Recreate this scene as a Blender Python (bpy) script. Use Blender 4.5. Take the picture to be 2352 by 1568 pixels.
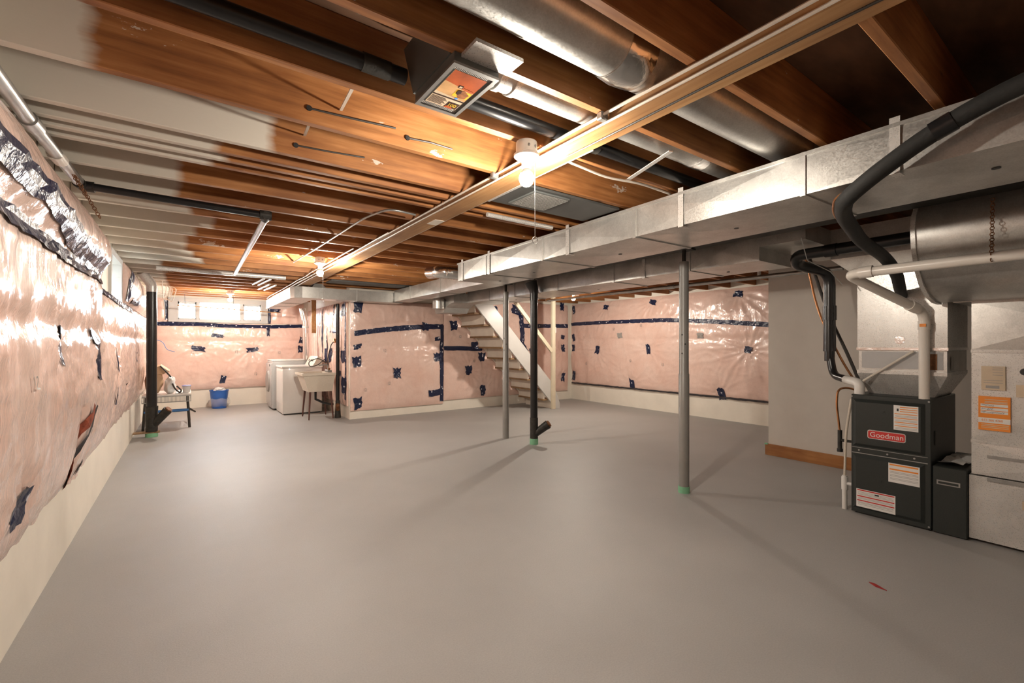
import bpy, bmesh, math, random
from mathutils import Vector, Matrix, noise
random.seed(7)
for o in list(bpy.data.objects): bpy.data.objects.remove(o)
SC = bpy.context.scene
COL = SC.collection

# ---------------------------------------------------------------- camera, light, exposure
cam_d = bpy.data.cameras.new('camera'); cam = bpy.data.objects.new('camera', cam_d); COL.objects.link(cam)
cam.location = (0, 0, 1.28)
cam.rotation_euler = (math.radians(90), 0, math.radians(-35.652))
cam_d.sensor_width = 36; cam_d.lens = 36*1040/2352; cam_d.shift_y = 6/2352
cam_d.clip_start = .02
SC.camera = cam
SC.view_settings.view_transform = 'Standard'; SC.view_settings.look = 'None'
SC.view_settings.gamma = 1; SC.view_settings.use_curve_mapping = False
SC.view_settings.exposure = 1.65
BULB = 820.0            # emission of the bare bulbs
W = bpy.data.worlds.new('sky'); SC.world = W; W.use_nodes = True
W.node_tree.nodes['Background'].inputs[0].default_value = (.80, .91, 1, 1)
W.node_tree.nodes['Background'].inputs[1].default_value = 16.0

# ---------------------------------------------------------------- materials
def nt(m): return m.node_tree.nodes, m.node_tree.links
def newmat(name):
    m = bpy.data.materials.new(name); m.use_nodes = True
    return m, m.node_tree.nodes['Principled BSDF']
def setp(b, **k):
    for n, v in k.items():
        b.inputs[n.replace('_', ' ')].default_value = v
def coords(m, scale=(1, 1, 1), rnd=False):
    N, L = nt(m)
    tc = N.new('ShaderNodeTexCoord'); mp = N.new('ShaderNodeMapping'); mp.inputs['Scale'].default_value = scale
    L.new(tc.outputs['Object'], mp.inputs['Vector'])
    if rnd:
        oi = N.new('ShaderNodeObjectInfo'); mu = N.new('ShaderNodeMath'); mu.operation = 'MULTIPLY'; mu.inputs[1].default_value = 37
        L.new(oi.outputs['Random'], mu.inputs[0]); L.new(mu.outputs[0], mp.inputs['Location'])
    return mp
def noise_n(m, vec, scale, detail=4, rough=.55):
    N, L = nt(m); n = N.new('ShaderNodeTexNoise'); n.inputs['Scale'].default_value = scale
    n.inputs['Detail'].default_value = detail; n.inputs['Roughness'].default_value = rough
    L.new(vec.outputs[0], n.inputs['Vector']); return n
def ramp(m, src, stops):
    N, L = nt(m); r = N.new('ShaderNodeValToRGB'); e = r.color_ramp.elements
    while len(e) < len(stops): e.new(.5)
    for i, (p, c) in enumerate(stops):
        e[i].position = p; e[i].color = (*c, 1) if len(c) == 3 else c
    L.new(src, r.inputs[0]); return r
def mix(m, fac, a, b):
    N, L = nt(m); x = N.new('ShaderNodeMix'); x.data_type = 'RGBA'
    if isinstance(fac, float): x.inputs[0].default_value = fac
    else: L.new(fac, x.inputs[0])
    for i, v in ((6, a), (7, b)):
        if isinstance(v, tuple): x.inputs[i].default_value = (*v, 1)
        else: L.new(v, x.inputs[i])
    return x.outputs[2]
def bump(m, b, src, strength=.3, dist=.01):
    N, L = nt(m); bp = N.new('ShaderNodeBump'); bp.inputs['Strength'].default_value = strength; bp.inputs['Distance'].default_value = dist
    L.new(src, bp.inputs['Height']); L.new(bp.outputs[0], b.inputs['Normal'])
def simple(name, col, rough=.5, metal=0., var=.12, scale=6., bmp=0., bscale=60., stretch=(1, 1, 1), coat=0., rnd=False):
    m, b = newmat(name); N, L = nt(m); mp = coords(m, stretch, rnd); n = noise_n(m, mp, scale)
    lo = tuple(max(0, c*(1-var)) for c in col); hi = tuple(min(1, c*(1+var)) for c in col)
    r = ramp(m, n.outputs[0], [(.3, lo), (.7, hi)]); L.new(r.outputs[0], b.inputs['Base Color'])
    setp(b, Roughness=rough, Metallic=metal, Coat_Weight=coat)
    if bmp: n2 = noise_n(m, mp, bscale, 3); bump(m, b, n2.outputs[0], bmp, .004)
    return m
def emis(name, col, s):
    m, b = newmat(name); setp(b, Base_Color=(*col, 1), Emission_Color=(*col, 1), Emission_Strength=s); return m

def wood(name, cols, paint=False, grain=(.6, 9, 9), rough=.6):
    m, b = newmat(name); N, L = nt(m)
    mp = coords(m, grain, True); n1 = noise_n(m, mp, 3.2, 8, .62)
    r = ramp(m, n1.outputs[0], [(.25, cols[0]), (.5, cols[1]), (.75, cols[2])]); out = r.outputs[0]
    mp2 = coords(m, (1, 1, 1), True)
    n2 = noise_n(m, mp2, 2.3, 3); st = ramp(m, n2.outputs[0], [(.35, (.55, .45, .4)), (.62, (1, 1, 1))])
    x = N.new('ShaderNodeMix'); x.data_type = 'RGBA'; x.blend_type = 'MULTIPLY'; x.inputs[0].default_value = .7
    L.new(out, x.inputs[6]); L.new(st.outputs[0], x.inputs[7]); out = x.outputs[2]
    # knots
    vo = N.new('ShaderNodeTexVoronoi'); vo.inputs['Scale'].default_value = 2.6; mp3 = coords(m, (.55, 1, 1.6), True); L.new(mp3.outputs[0], vo.inputs['Vector'])
    kr = ramp(m, vo.outputs['Distance'], [(.035, (1, 1, 1)), (.07, (0, 0, 0))]); out = mix(m, kr.outputs[0], out, tuple(c*.35 for c in cols[0]))
    if paint:
        at = N.new('ShaderNodeAttribute'); at.attribute_type = 'OBJECT'; at.attribute_name = 'paint_x'
        tc = N.new('ShaderNodeTexCoord'); sx = N.new('ShaderNodeSeparateXYZ'); L.new(tc.outputs['Object'], sx.inputs[0])
        n3 = noise_n(m, coords(m, (.5, 4, 3), True), 3.0, 6, .6)
        a1 = N.new('ShaderNodeMath'); a1.operation = 'SUBTRACT'; L.new(at.outputs['Fac'], a1.inputs[0]); L.new(sx.outputs[0], a1.inputs[1])
        a2 = N.new('ShaderNodeMath'); a2.operation = 'MULTIPLY_ADD'; a2.inputs[1].default_value = .14; L.new(n3.outputs[0], a2.inputs[0]); L.new(a1.outputs[0], a2.inputs[2])
        pr = ramp(m, a2.outputs[0], [(.05, (0, 0, 0)), (.10, (1, 1, 1))])
        # drywall-compound flecks
        n4 = noise_n(m, coords(m, (1.2, 3, 3), True), 3.2, 5, .7); fl = ramp(m, n4.outputs[0], [(.655, (0, 0, 0)), (.665, (.7, .7, .7))])
        mx = N.new('ShaderNodeMath'); mx.operation = 'MAXIMUM'; L.new(pr.outputs[0], mx.inputs[0]); L.new(fl.outputs[0], mx.inputs[1])
        out = mix(m, mx.outputs[0], out, (.68, .63, .55))
    L.new(out, b.inputs['Base Color']); setp(b, Roughness=rough)
    bump(m, b, n1.outputs[0], .25, .004)
    return m

def galv(name, lo, hi, scale=210, rough=.32, metal=.7):
    m, b = newmat(name); N, L = nt(m); mp = coords(m, (1, 1, 1), False)
    vo = N.new('ShaderNodeTexVoronoi'); vo.inputs['Scale'].default_value = scale; L.new(mp.outputs[0], vo.inputs['Vector'])
    sp = N.new('ShaderNodeSeparateColor'); L.new(vo.outputs['Color'], sp.inputs[0])
    n = noise_n(m, mp, 3.5, 6, .7)
    ad = N.new('ShaderNodeMath'); ad.operation = 'MULTIPLY_ADD'; ad.inputs[1].default_value = .13
    L.new(sp.outputs[0], ad.inputs[0]); L.new(n.outputs[0], ad.inputs[2])
    r = ramp(m, ad.outputs[0], [(.42, lo), (.85, hi)])
    n5 = noise_n(m, mp, 11, 4, .65); dk = ramp(m, n5.outputs[0], [(.66, (0, 0, 0)), (.78, (.14, .14, .14))])
    out = mix(m, dk.outputs[0], r.outputs[0], (.10, .095, .085))
    L.new(out, b.inputs['Base Color'])
    rr = N.new('ShaderNodeMapRange'); rr.inputs[3].default_value = rough-.04; rr.inputs[4].default_value = rough+.09
    L.new(sp.outputs[1], rr.inputs[0]); L.new(rr.outputs[0], b.inputs['Roughness']); setp(b, Metallic=metal)
    bump(m, b, n.outputs[0], .06, .01)
    return m

def plastic_pink(name, base, pale, gloss=.14):
    m, b = newmat(name); N, L = nt(m); mp = coords(m)
    n = noise_n(m, mp, 2.2, 5, .6); r = ramp(m, n.outputs[0], [(.3, base), (.7, pale)])
    n2 = noise_n(m, mp, 45, 4, .7); r2 = ramp(m, n2.outputs[0], [(.35, (.86, .82, .8)), (.65, (1, 1, 1))])
    x = N.new('ShaderNodeMix'); x.data_type = 'RGBA'; x.blend_type = 'MULTIPLY'; x.inputs[0].default_value = .45
    L.new(r.outputs[0], x.inputs[6]); L.new(r2.outputs[0], x.inputs[7]); L.new(x.outputs[2], b.inputs['Base Color'])
    setp(b, Roughness=.5, Coat_Weight=1., Coat_Roughness=gloss, Coat_IOR=1.55, Specular_IOR_Level=.4)
    # film creases drive the coat only
    mw = coords(m, (3.2, 3.2, .55)); w = noise_n(m, mw, 4.5, 4, .55); w.inputs['Distortion'].default_value = 1.2
    bp = N.new('ShaderNodeBump'); bp.inputs['Strength'].default_value = .35; bp.inputs['Distance'].default_value = .03
    L.new(w.outputs[0], bp.inputs['Height']); L.new(bp.outputs[0], b.inputs['Coat Normal'])
    return m

def tape_mat():
    m, b = newmat('sheathing_tape'); N, L = nt(m); mp = coords(m)
    vo = N.new('ShaderNodeTexVoronoi'); vo.inputs['Scale'].default_value = 13; L.new(mp.outputs[0], vo.inputs['Vector'])
    r = ramp(m, vo.outputs['Distance'], [(.16, (.62, .62, .68)), (.21, (.014, .021, .062))])
    L.new(r.outputs[0], b.inputs['Base Color']); setp(b, Roughness=.28)
    n = noise_n(m, mp, 30, 3); bump(m, b, n.outputs[0], .6, .012); return m

def floor_mat():
    m, b = newmat('floor_paint'); N, L = nt(m); mp = coords(m)
    n = noise_n(m, mp, .9, 6, .6); r = ramp(m, n.outputs[0], [(.3, (.355, .345, .333)), (.7, (.415, .404, .390))])
    n2 = noise_n(m, coords(m, (1, 2.4, 1)), 2.6, 3, .5); st = ramp(m, n2.outputs[0], [(.72, (0, 0, 0)), (.78, (.35, .35, .35))])
    out = mix(m, st.outputs[0], r.outputs[0], (.30, .28, .26))
    n3 = noise_n(m, mp, 150, 2, .6); sp = ramp(m, n3.outputs[0], [(.25, (.9, .9, .9)), (.75, (1.06, 1.06, 1.06))])
    x = N.new('ShaderNodeMix'); x.data_type = 'RGBA'; x.blend_type = 'MULTIPLY'; x.inputs[0].default_value = 1
    L.new(out, x.inputs[6]); L.new(sp.outputs[0], x.inputs[7]); L.new(x.outputs[2], b.inputs['Base Color'])
    rr = N.new('ShaderNodeMapRange'); rr.inputs[3].default_value = .46; rr.inputs[4].default_value = .62
    L.new(n.outputs[0], rr.inputs[0]); L.new(rr.outputs[0], b.inputs['Roughness'])
    bump(m, b, n3.outputs[0], .12, .004); return m

M = {}
M['floor'] = floor_mat()
M['white_wall'] = simple('foundation_white', (.82, .77, .68), .65, var=.05, scale=3, bmp=.2, bscale=40)
M['drywall'] = simple('drywall_paint', (.60, .555, .50), .7, var=.03)
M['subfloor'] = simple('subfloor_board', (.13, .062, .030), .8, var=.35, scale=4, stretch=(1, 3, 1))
M['joist'] = wood('joist_wood', [(.20, .075, .022), (.40, .165, .05), (.56, .27, .10)], paint=True)
M['strap'] = wood('strapping_wood', [(.28, .13, .045), (.42, .22, .085), (.52, .31, .14)], grain=(9, .6, 9))
M['base_wood'] = wood('baseboard_wood', [(.30, .12, .035), (.42, .18, .05), (.50, .24, .08)], grain=(9, 1, 9), rough=.4)
M['oldwood'] = wood('tread_wood', [(.16, .09, .04), (.28, .17, .08), (.40, .28, .16)], grain=(9, 1, 9))
M['pink'] = plastic_pink('pink_batt_under_film', (.80, .54, .455), (.87, .66, .58), .12)
M['tape'] = tape_mat()
M['galv'] = galv('galvanized', (.44, .435, .415), (.70, .69, .66))
M['galv_pale'] = galv('galvanized_pale', (.56, .545, .52), (.76, .74, .71), 260, .30, .35)
M['foil'] = simple('foil_tape', (.72, .71, .70), .2, 1., .1, 8, .7, 25)
M['pan_grey'] = simple('grey_pan_board', (.085, .088, .085), .5, .3, .2, 3)
M['black'] = simple('black_abs', (.012, .012, .013), .28, var=.3, scale=8)
M['iron'] = simple('black_iron', (.03, .028, .024), .55, .2, .4, 20, .3)
M['rubber'] = simple('foam_insulation_black', (.018, .018, .017), .75, var=.2, bmp=.3)
M['post'] = simple('grey_paint_steel', (.26, .25, .235), .4, .1, .08)
M['steel'] = simple('steel_pipe', (.42, .42, .41), .35, .8, .15, 12)
M['pvc'] = simple('white_pvc', (.74, .69, .63), .3, var=.03)
M['white'] = simple('white_enamel', (.76, .74, .71), .3, var=.02, coat=.3)
M['greyenamel'] = simple('grey_enamel', (.45, .45, .45), .3, var=.03, coat=.3)
M['tub'] = simple('tub_fibreglass', (.62, .55, .46), .5, var=.06, scale=90)
M['copper'] = simple('copper_tube', (.55, .25, .11), .3, .9, .15)
M['rust'] = simple('rusty_chain', (.22, .10, .045), .7, .5, .35, 30)
M['brownleg'] = simple('brown_leg_paint', (.10, .035, .025), .45)
M['cable'] = simple('white_cable', (.66, .60, .52), .5, var=.08)
M['wire_dark'] = simple('black_wire', (.03, .025, .02), .5)
M['furnace'] = simple('furnace_enamel', (.026, .031, .029), .38, .1, .12, 200, .15, 300)
M['white_paper'] = simple('white_label', (.78, .76, .73), .5, var=.02)
M['orange'] = simple('orange_print', (.85, .27, .03), .5, var=.05)
M['red'] = simple('red_print', (.60, .035, .03), .45, var=.05)
M['ink'] = simple('black_print', (.02, .02, .02), .5)
M['greyprint'] = simple('grey_print', (.33, .31, .29), .5)
M['green'] = simple('green_sleeve', (.22, .50, .30), .5)
M['stairwhite'] = simple('stair_white_paint', (.62, .58, .53), .4, var=.05)
M['stairgrey'] = simple('stringer_grey_paint', (.56, .545, .52), .35, var=.04)
M['riser'] = simple('riser_white_paint', (.72, .65, .56), .55, var=.08, scale=4)
M['railcream'] = simple('rail_cream_paint', (.64, .56, .42), .45, var=.05)
M['winwhite'] = simple('window_vinyl', (.50, .50, .49), .4, var=.02)
M['blue'] = simple('blue_bin_plastic', (.03, .13, .48), .35)
M['bluesteel'] = simple('blue_bar_paint', (.05, .17, .42), .4)
M['kraft'] = simple('tan_bag_cloth', (.56, .38, .24), .75, var=.12, bmp=.4, bscale=20)
M['bagwhite'] = simple('white_bag_cloth', (.75, .75, .74), .6, bmp=.4, bscale=25)
M['clearplastic'] = simple('frosted_plastic', (.70, .68, .66), .25)
M['purple'] = simple('purple_lid', (.22, .20, .55), .35)
M['lampwhite'] = simple('lamp_ceramic', (.72, .69, .64), .35, var=.02)
M['bulb_near'] = emis('bulb_glow_soft', (1, .90, .77), 590.0)
M['bulb'] = emis('bulb_glow', (1, .90, .77), BULB)
M['torn'] = simple('torn_batt', (.30, .07, .035), .9, var=.4, scale=30, bmp=.8)
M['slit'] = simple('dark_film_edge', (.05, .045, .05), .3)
M['darkvoid'] = simple('grille_void', (.05, .05, .05), .8)
M['grille'] = simple('grille_mesh', (.30, .29, .27), .5, .4)
M['boxgrey'] = simple('register_plastic', (.15, .16, .155), .28, .3)
M['picred'] = simple('print_red_brown', (.42, .09, .025), .3, var=.4, scale=9)
M['pictan'] = simple('print_tan', (.56, .33, .15), .3, var=.3, scale=12)
M['picpale'] = simple('print_pale', (.62, .50, .36), .3)
M['picdark'] = simple('print_dark', (.05, .025, .02), .3)
M['picskin'] = simple('print_skin_brown', (.30, .12, .05), .3, var=.5, scale=60)
M['picyellow'] = simple('print_yellow', (.85, .52, .04), .3)
M['picblue'] = simple('print_blue', (.10, .30, .75), .3)
M['redscrap'] = simple('red_scrap', (.35, .02, .02), .4)
gm, gb = newmat('window_glass'); setp(gb, Base_Color=(1, 1, 1, 1), Roughness=.0, Transmission_Weight=1., IOR=1.02); M['glass'] = gm
fm, fb = newmat('clear_bag'); setp(fb, Base_Color=(.8, .76, .72, 1), Roughness=.25, Alpha=.22); M['clearbag'] = fm

# ---------------------------------------------------------------- mesh building
class MB:
    def __init__(s): s.v = []; s.f = []
    def add(s, vs, fs):
        b = len(s.v); s.v += [tuple(v) for v in vs]; s.f += [tuple(i+b for i in f) for f in fs]; return s
    def box(s, x0, x1, y0, y1, z0, z1):
        return s.hexa([(x0,y0,z0),(x1,y0,z0),(x1,y1,z0),(x0,y1,z0),(x0,y0,z1),(x1,y0,z1),(x1,y1,z1),(x0,y1,z1)])
    def hexa(s, p):
        return s.add(p, [(3,2,1,0),(4,5,6,7),(0,1,5,4),(1,2,6,5),(2,3,7,6),(3,0,4,7)])
    def bbox(s, x0, x1, y0, y1, z0, z1, bv=.01, seg=2):
        bm = bmesh.new(); bmesh.ops.create_cube(bm, size=1)
        for v in bm.verts: v.co = Vector((x0+(v.co.x+.5)*(x1-x0), y0+(v.co.y+.5)*(y1-y0), z0+(v.co.z+.5)*(z1-z0)))
        bmesh.ops.bevel(bm, geom=bm.edges[:], offset=bv, segments=seg, affect='EDGES', profile=.5)
        bm.verts.index_update(); s.add([v.co[:] for v in bm.verts], [[v.index for v in f.verts] for f in bm.faces]); bm.free(); return s
    def bar(s, a, b, w, h, up=(0, 0, 1)):
        a = Vector(a); b = Vector(b); d = (b-a).normalized(); u = Vector(up); r = d.cross(u)
        if r.length < 1e-4: r = d.cross(Vector((1, 0, 0)))
        r.normalize(); u = r.cross(d); r *= w/2; u *= h/2
        return s.hexa([a-r-u, a+r-u, b+r-u, b-r-u, a-r+u, a+r+u, b+r+u, b-r+u])
    def tube(s, pts, r, n=10, caps=True):
        pts = [Vector(p) for p in pts]; rs = r if isinstance(r, (list, tuple)) else [r]*len(pts)
        rings = []; ref = None
        for i, p in enumerate(pts):
            if i == 0: d = pts[1]-p
            elif i == len(pts)-1: d = p-pts[i-1]
            else: d = (pts[i+1]-p).normalized()+(p-pts[i-1]).normalized()
            d.normalize()
            if ref is None: ref = Vector((0, 0, 1)) if abs(d.z) < .9 else Vector((1, 0, 0))
            x = d.cross(ref)
            if x.length < 1e-5: x = d.cross(Vector((0, 1, 0)))
            x.normalize(); y = x.cross(d).normalized(); ref = y
            rings.append([p+(x*math.cos(2*math.pi*k/n)+y*math.sin(2*math.pi*k/n))*rs[i] for k in range(n)])
        vs = [v for rg in rings for v in rg]; fs = []
        for i in range(len(rings)-1):
            for k in range(n): fs.append((i*n+k, i*n+(k+1) % n, (i+1)*n+(k+1) % n, (i+1)*n+k))
        if caps: fs.append(tuple(range(n))[::-1]); fs.append(tuple((len(rings)-1)*n+k for k in range(n)))
        return s.add(vs, fs)
    def lathe(s, c, prof, n=20):
        vs = []; fs = []
        for (r, z) in prof:
            for k in range(n): vs.append((c[0]+r*math.cos(2*math.pi*k/n), c[1]+r*math.sin(2*math.pi*k/n), c[2]+z))
        for i in range(len(prof)-1):
            for k in range(n): fs.append((i*n+k, i*n+(k+1) % n, (i+1)*n+(k+1) % n, (i+1)*n+k))
        fs.append(tuple(range(n))[::-1]); fs.append(tuple((len(prof)-1)*n+k for k in range(n)))
        return s.add(vs, fs)
    def prism(s, poly, off):
        n = len(poly); off = Vector(off); vs = [Vector(p) for p in poly]+[Vector(p)+off for p in poly]
        fs = [tuple(range(n))[::-1], tuple(range(n, 2*n))]+[(i, (i+1) % n, n+(i+1) % n, n+i) for i in range(n)]
        return s.add(vs, fs)
    def sphere(s, c, r, nu=14, nv=8, sz=1):
        return s.lathe(c, [(max(1e-4, r*math.sin(math.pi*i/nv)), -r*sz*math.cos(math.pi*i/nv)) for i in range(nv+1)], nu)
    def build(s, name, mat, parent=None, smooth=False, loc=None):
        off = Vector(parent.location) if parent is not None else Vector(loc or (0, 0, 0))
        if parent is not None and parent.parent is not None: off = Vector(parent['org'])
        me = bpy.data.meshes.new(name); me.from_pydata([tuple(Vector(v)-off) for v in s.v], [], s.f); me.update()
        bm = bmesh.new(); bm.from_mesh(me); bmesh.ops.recalc_face_normals(bm, faces=bm.faces[:]); bm.to_mesh(me); bm.free()
        if smooth:
            for p in me.polygons: p.use_smooth = True
            try: me.set_sharp_from_angle(angle=math.radians(40))
            except Exception: pass
        me.materials.append(M[mat]); o = bpy.data.objects.new(name, me); COL.objects.link(o)
        if parent is not None:
            o.parent = parent
            if parent.parent is None: o['org'] = tuple(off)
            else: o['org'] = tuple(off)
        else: o.location = off
        return o
# helper so that grandchildren built in world coordinates land where they should
def tag(o, label, cat, group=None):
    o['label'] = label; o['category'] = cat
    if group: o['group'] = group
    return o
def thing(name, label, cat, loc=(0, 0, 0), group=None):
    o = bpy.data.objects.new(name, None); COL.objects.link(o); o.location = loc; o.empty_display_size = .05
    return tag(o, label, cat, group)
def struct(o): o['kind'] = 'structure'; return o
def B(): return MB()
def arc(c, r, a0, a1, ax, ay, n=7):
    c = Vector(c); ax = Vector(ax); ay = Vector(ay)
    return [c+ax*r*math.cos(a0+(a1-a0)*i/(n-1))+ay*r*math.sin(a0+(a1-a0)*i/(n-1)) for i in range(n)]
def fillet(pts, r, n=6):
    pts = [Vector(p) for p in pts]; out = [pts[0]]
    for i in range(1, len(pts)-1):
        p = pts[i]; a = (pts[i-1]-p); b = (pts[i+1]-p); d = min(r, a.length*.48, b.length*.48)
        A = p+a.normalized()*d; Bv = p+b.normalized()*d
        for k in range(n+1):
            t = k/n; out.append(A*(1-t)**2+p*2*t*(1-t)+Bv*t*t)
    out.append(pts[-1]); return out
def text_mesh(name, txt, size, mat, parent, origin, xdir, ydir, off=(0, 0, 0), align='LEFT', squash=1.0):
    cu = bpy.data.curves.new(name, 'FONT'); cu.body = txt; cu.size = size; cu.align_x = align; cu.align_y = 'CENTER'
    tmp = bpy.data.objects.new('tmp', cu); COL.objects.link(tmp); dg = bpy.context.evaluated_depsgraph_get()
    me = bpy.data.meshes.new_from_object(tmp.evaluated_get(dg)); bpy.data.objects.remove(tmp)
    x = Vector(xdir).normalized(); y = Vector(ydir).normalized(); o3 = Vector(origin)
    org = Vector(parent['org']) if parent.parent is not None else Vector(parent.location)
    for v in me.vertices: v.co = o3+x*v.co.x*squash+y*v.co.y-org
    me.materials.clear(); me.materials.append(M[mat]); o = bpy.data.objects.new(name, me); COL.objects.link(o); o.parent = parent; o['org'] = tuple(org)
    return o

XL, XR, YN, YS, YF = -.61, 7.35, -2.0, 7.86, 11.12      # left wall, right wall, near wall, stair wall, far wall
XA = 2.24                                               # alcove side wall
JB, JT = 2.22, 2.455                                    # joist undersides and tops

# ---------------------------------------------------------------- room shell
struct(B().box(XL-.2, XR+.2, YN-.2, YF+.2, -.15, 0).build('floor', 'floor'))
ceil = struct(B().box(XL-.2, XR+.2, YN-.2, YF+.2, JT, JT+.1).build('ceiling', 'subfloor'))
def wall_with_hole(name, axis, p0, p1, a0, a1, h0, h1, z0, z1, H=JT):
    b = B()
    for (s0, s1, t0, t1) in ((a0, h0, 0, H), (h1, a1, 0, H), (h0, h1, 0, z0), (h0, h1, z1, H)):
        if s1-s0 < 1e-4 or t1-t0 < 1e-4: continue
        if axis == 'x': b.box(p0, p1, s0, s1, t0, t1)
        else: b.box(s0, s1, p0, p1, t0, t1)
    return struct(b.build(name, 'white_wall'))
wall_with_hole('wall_left', 'x', XL-.2, XL, YN-.2, YF+.2, 5.75, 6.6, 1.74, 2.2)
wall_with_hole('wall_far', 'y', YF, YF+.2, XL, XA+.15, -.2, 1.34, 1.74, 2.14)
struct(B().box(XA, XA+.15, YS+.15, YF, 0, JT).build('wall_alcove', 'white_wall'))
struct(B().box(XA, XR, YS, YS+.15, 0, JT).build('wall_stair', 'white_wall'))
struct(B().box(XR, XR+.2, YN-.2, YS+.15, 0, JT).build('wall_right', 'white_wall'))
struct(B().box(XL, XR, YN-.2, YN, 0, JT).build('wall_near', 'drywall'))
struct(B().box(5.47, 5.59, YN, 2.53, 0, JB).build('wall_partition', 'drywall'))
bb = struct(B().bbox(5.452, 5.47, YN, 2.56, 0, .13, .003).build('baseboard_partition', 'base_wood'))
B().bbox(5.448, 5.475, 2.53, 2.565, .118, .134, .003).build('tape_scrap', 'green', bb)

# windows
wf = struct(B().build('window_1', 'winwhite') if False else B().box(-.30, 1.42, 11.05, YF-.005, 1.72, 1.775).box(-.30, 1.42, 11.05, YF-.005, 2.12, 2.2).box(-.30, -.15, 11.05, YF-.005, 1.775, 2.12).box(1.29, 1.42, 11.05, YF-.005, 1.775, 2.12).build('window_1', 'winwhite'))
b = B()
for x in (.17, .94): b.box(x-.022, x+.022, 11.08, 11.16, 1.775, 2.12)
for (x0, x1) in ((-.15, .15), (.19, .92), (.96, 1.29)):
    zt = 2.115 if x1 == .92 else 2.08
    b.box(x0, x1, 11.09, 11.15, zt, 2.125); b.box(x0, x1, 11.09, 11.15, 1.765, 1.79 if x1 == .92 else 1.80)
    b.box(x0-.005, x0+.02, 11.09, 11.15, 1.78, 2.12); b.box(x1-.02, x1+.005, 11.09, 11.15, 1.78, 2.12)
sash = b.build('sash', 'winwhite', wf)
for (x0, x1) in ((-.15, .15), (.19, .92), (.96, 1.29)): B().box(x0, x1, 11.115, 11.121, 1.78, 2.1).build('pane', 'glass', sash)
w2 = struct(B().box(-.70, -.585, 5.72, 5.79, 1.742, 2.21).box(-.70, -.585, 6.55, 6.63, 1.742, 2.21).box(-.70, -.585, 5.79, 6.55, 1.742, 1.785).box(-.70, -.585, 5.79, 6.55, 2.15, 2.21).box(-.70, -.66, 6.15, 6.19, 1.77, 2.15).build('window_2', 'winwhite'))
for (y0, y1) in ((5.79, 6.15), (6.19, 6.55)): B().box(-.69, -.684, y0, y1, 1.77, 2.15).build('pane', 'glass', w2)

ww = thing('sky_blocking_well', 'added galvanized well blocking the sky outside the side window', 'window well', (-1.1, 6.17, 1.4))  # added outside the side window to keep the bright sky off it
B().tube([(-.82, 5.4, 1.9), (-1.15, 5.5, 1.9), (-1.35, 5.8, 1.9), (-1.35, 6.55, 1.9), (-1.15, 6.85, 1.9), (-.82, 6.95, 1.9)], .02, 8).build('rim', 'galv', ww)
wp = [(-.82, 5.4), (-1.15, 5.5), (-1.35, 5.8), (-1.35, 6.55), (-1.15, 6.85), (-.82, 6.95)]
B().add([(x, y, z) for z in (1.5, 2.9) for x, y in wp], [(i, i+1, i+7, i+6) for i in range(5)]).build('wall', 'galv', ww)
B().prism([(x, y, 1.45) for x, y in wp], (0, 0, .05)).build('gravel_bed', 'white_wall', ww)
# joists: one mesh, one object each, hung under the subfloor
jm = None
jY = [-1.95, -1.55, -1.14, -.73, -.33, .08, .49, .90, 1.305, 1.705, 2.10, 2.50, 2.66, 2.77, 2.88, 3.25, 3.62, 4.04, 4.44, 4.83, 5.22, 5.62, 6.03, 6.44, 6.84, 7.25, 7.66]
jFar = [8.07, 8.47, 8.88, 9.29, 9.70, 10.10, 10.50, 10.90]
pax = {2.10: -.27, 2.50: .33, 2.66: .12, 2.77: .16, 2.88: .10, 3.25: -.03, 3.62: -.05, 4.04: .02, 4.44: .17, 4.83: .05, 5.22: 0., 5.62: .0, 6.03: .05, 6.44: .15, 1.705: -.24, 1.305: -.3}
def joist_mesh(x1):
    b = B().bbox(XL+.002, x1, -.038, 0, JB, JT, .003, 1); o = b.build('joist', 'joist', ceil); me = o.data; bpy.data.objects.remove(o); return me
jm = joist_mesh(XR-.002); jm2 = joist_mesh(XA-.002)
for y in jY+jFar:
    o = bpy.data.objects.new('joist', jm if y < 7.8 else jm2); COL.objects.link(o); o.parent = ceil; o.location = (0, y, 0)
    o['paint_x'] = pax.get(y, -.25)
# rim board along the left wall, painted over

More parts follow.
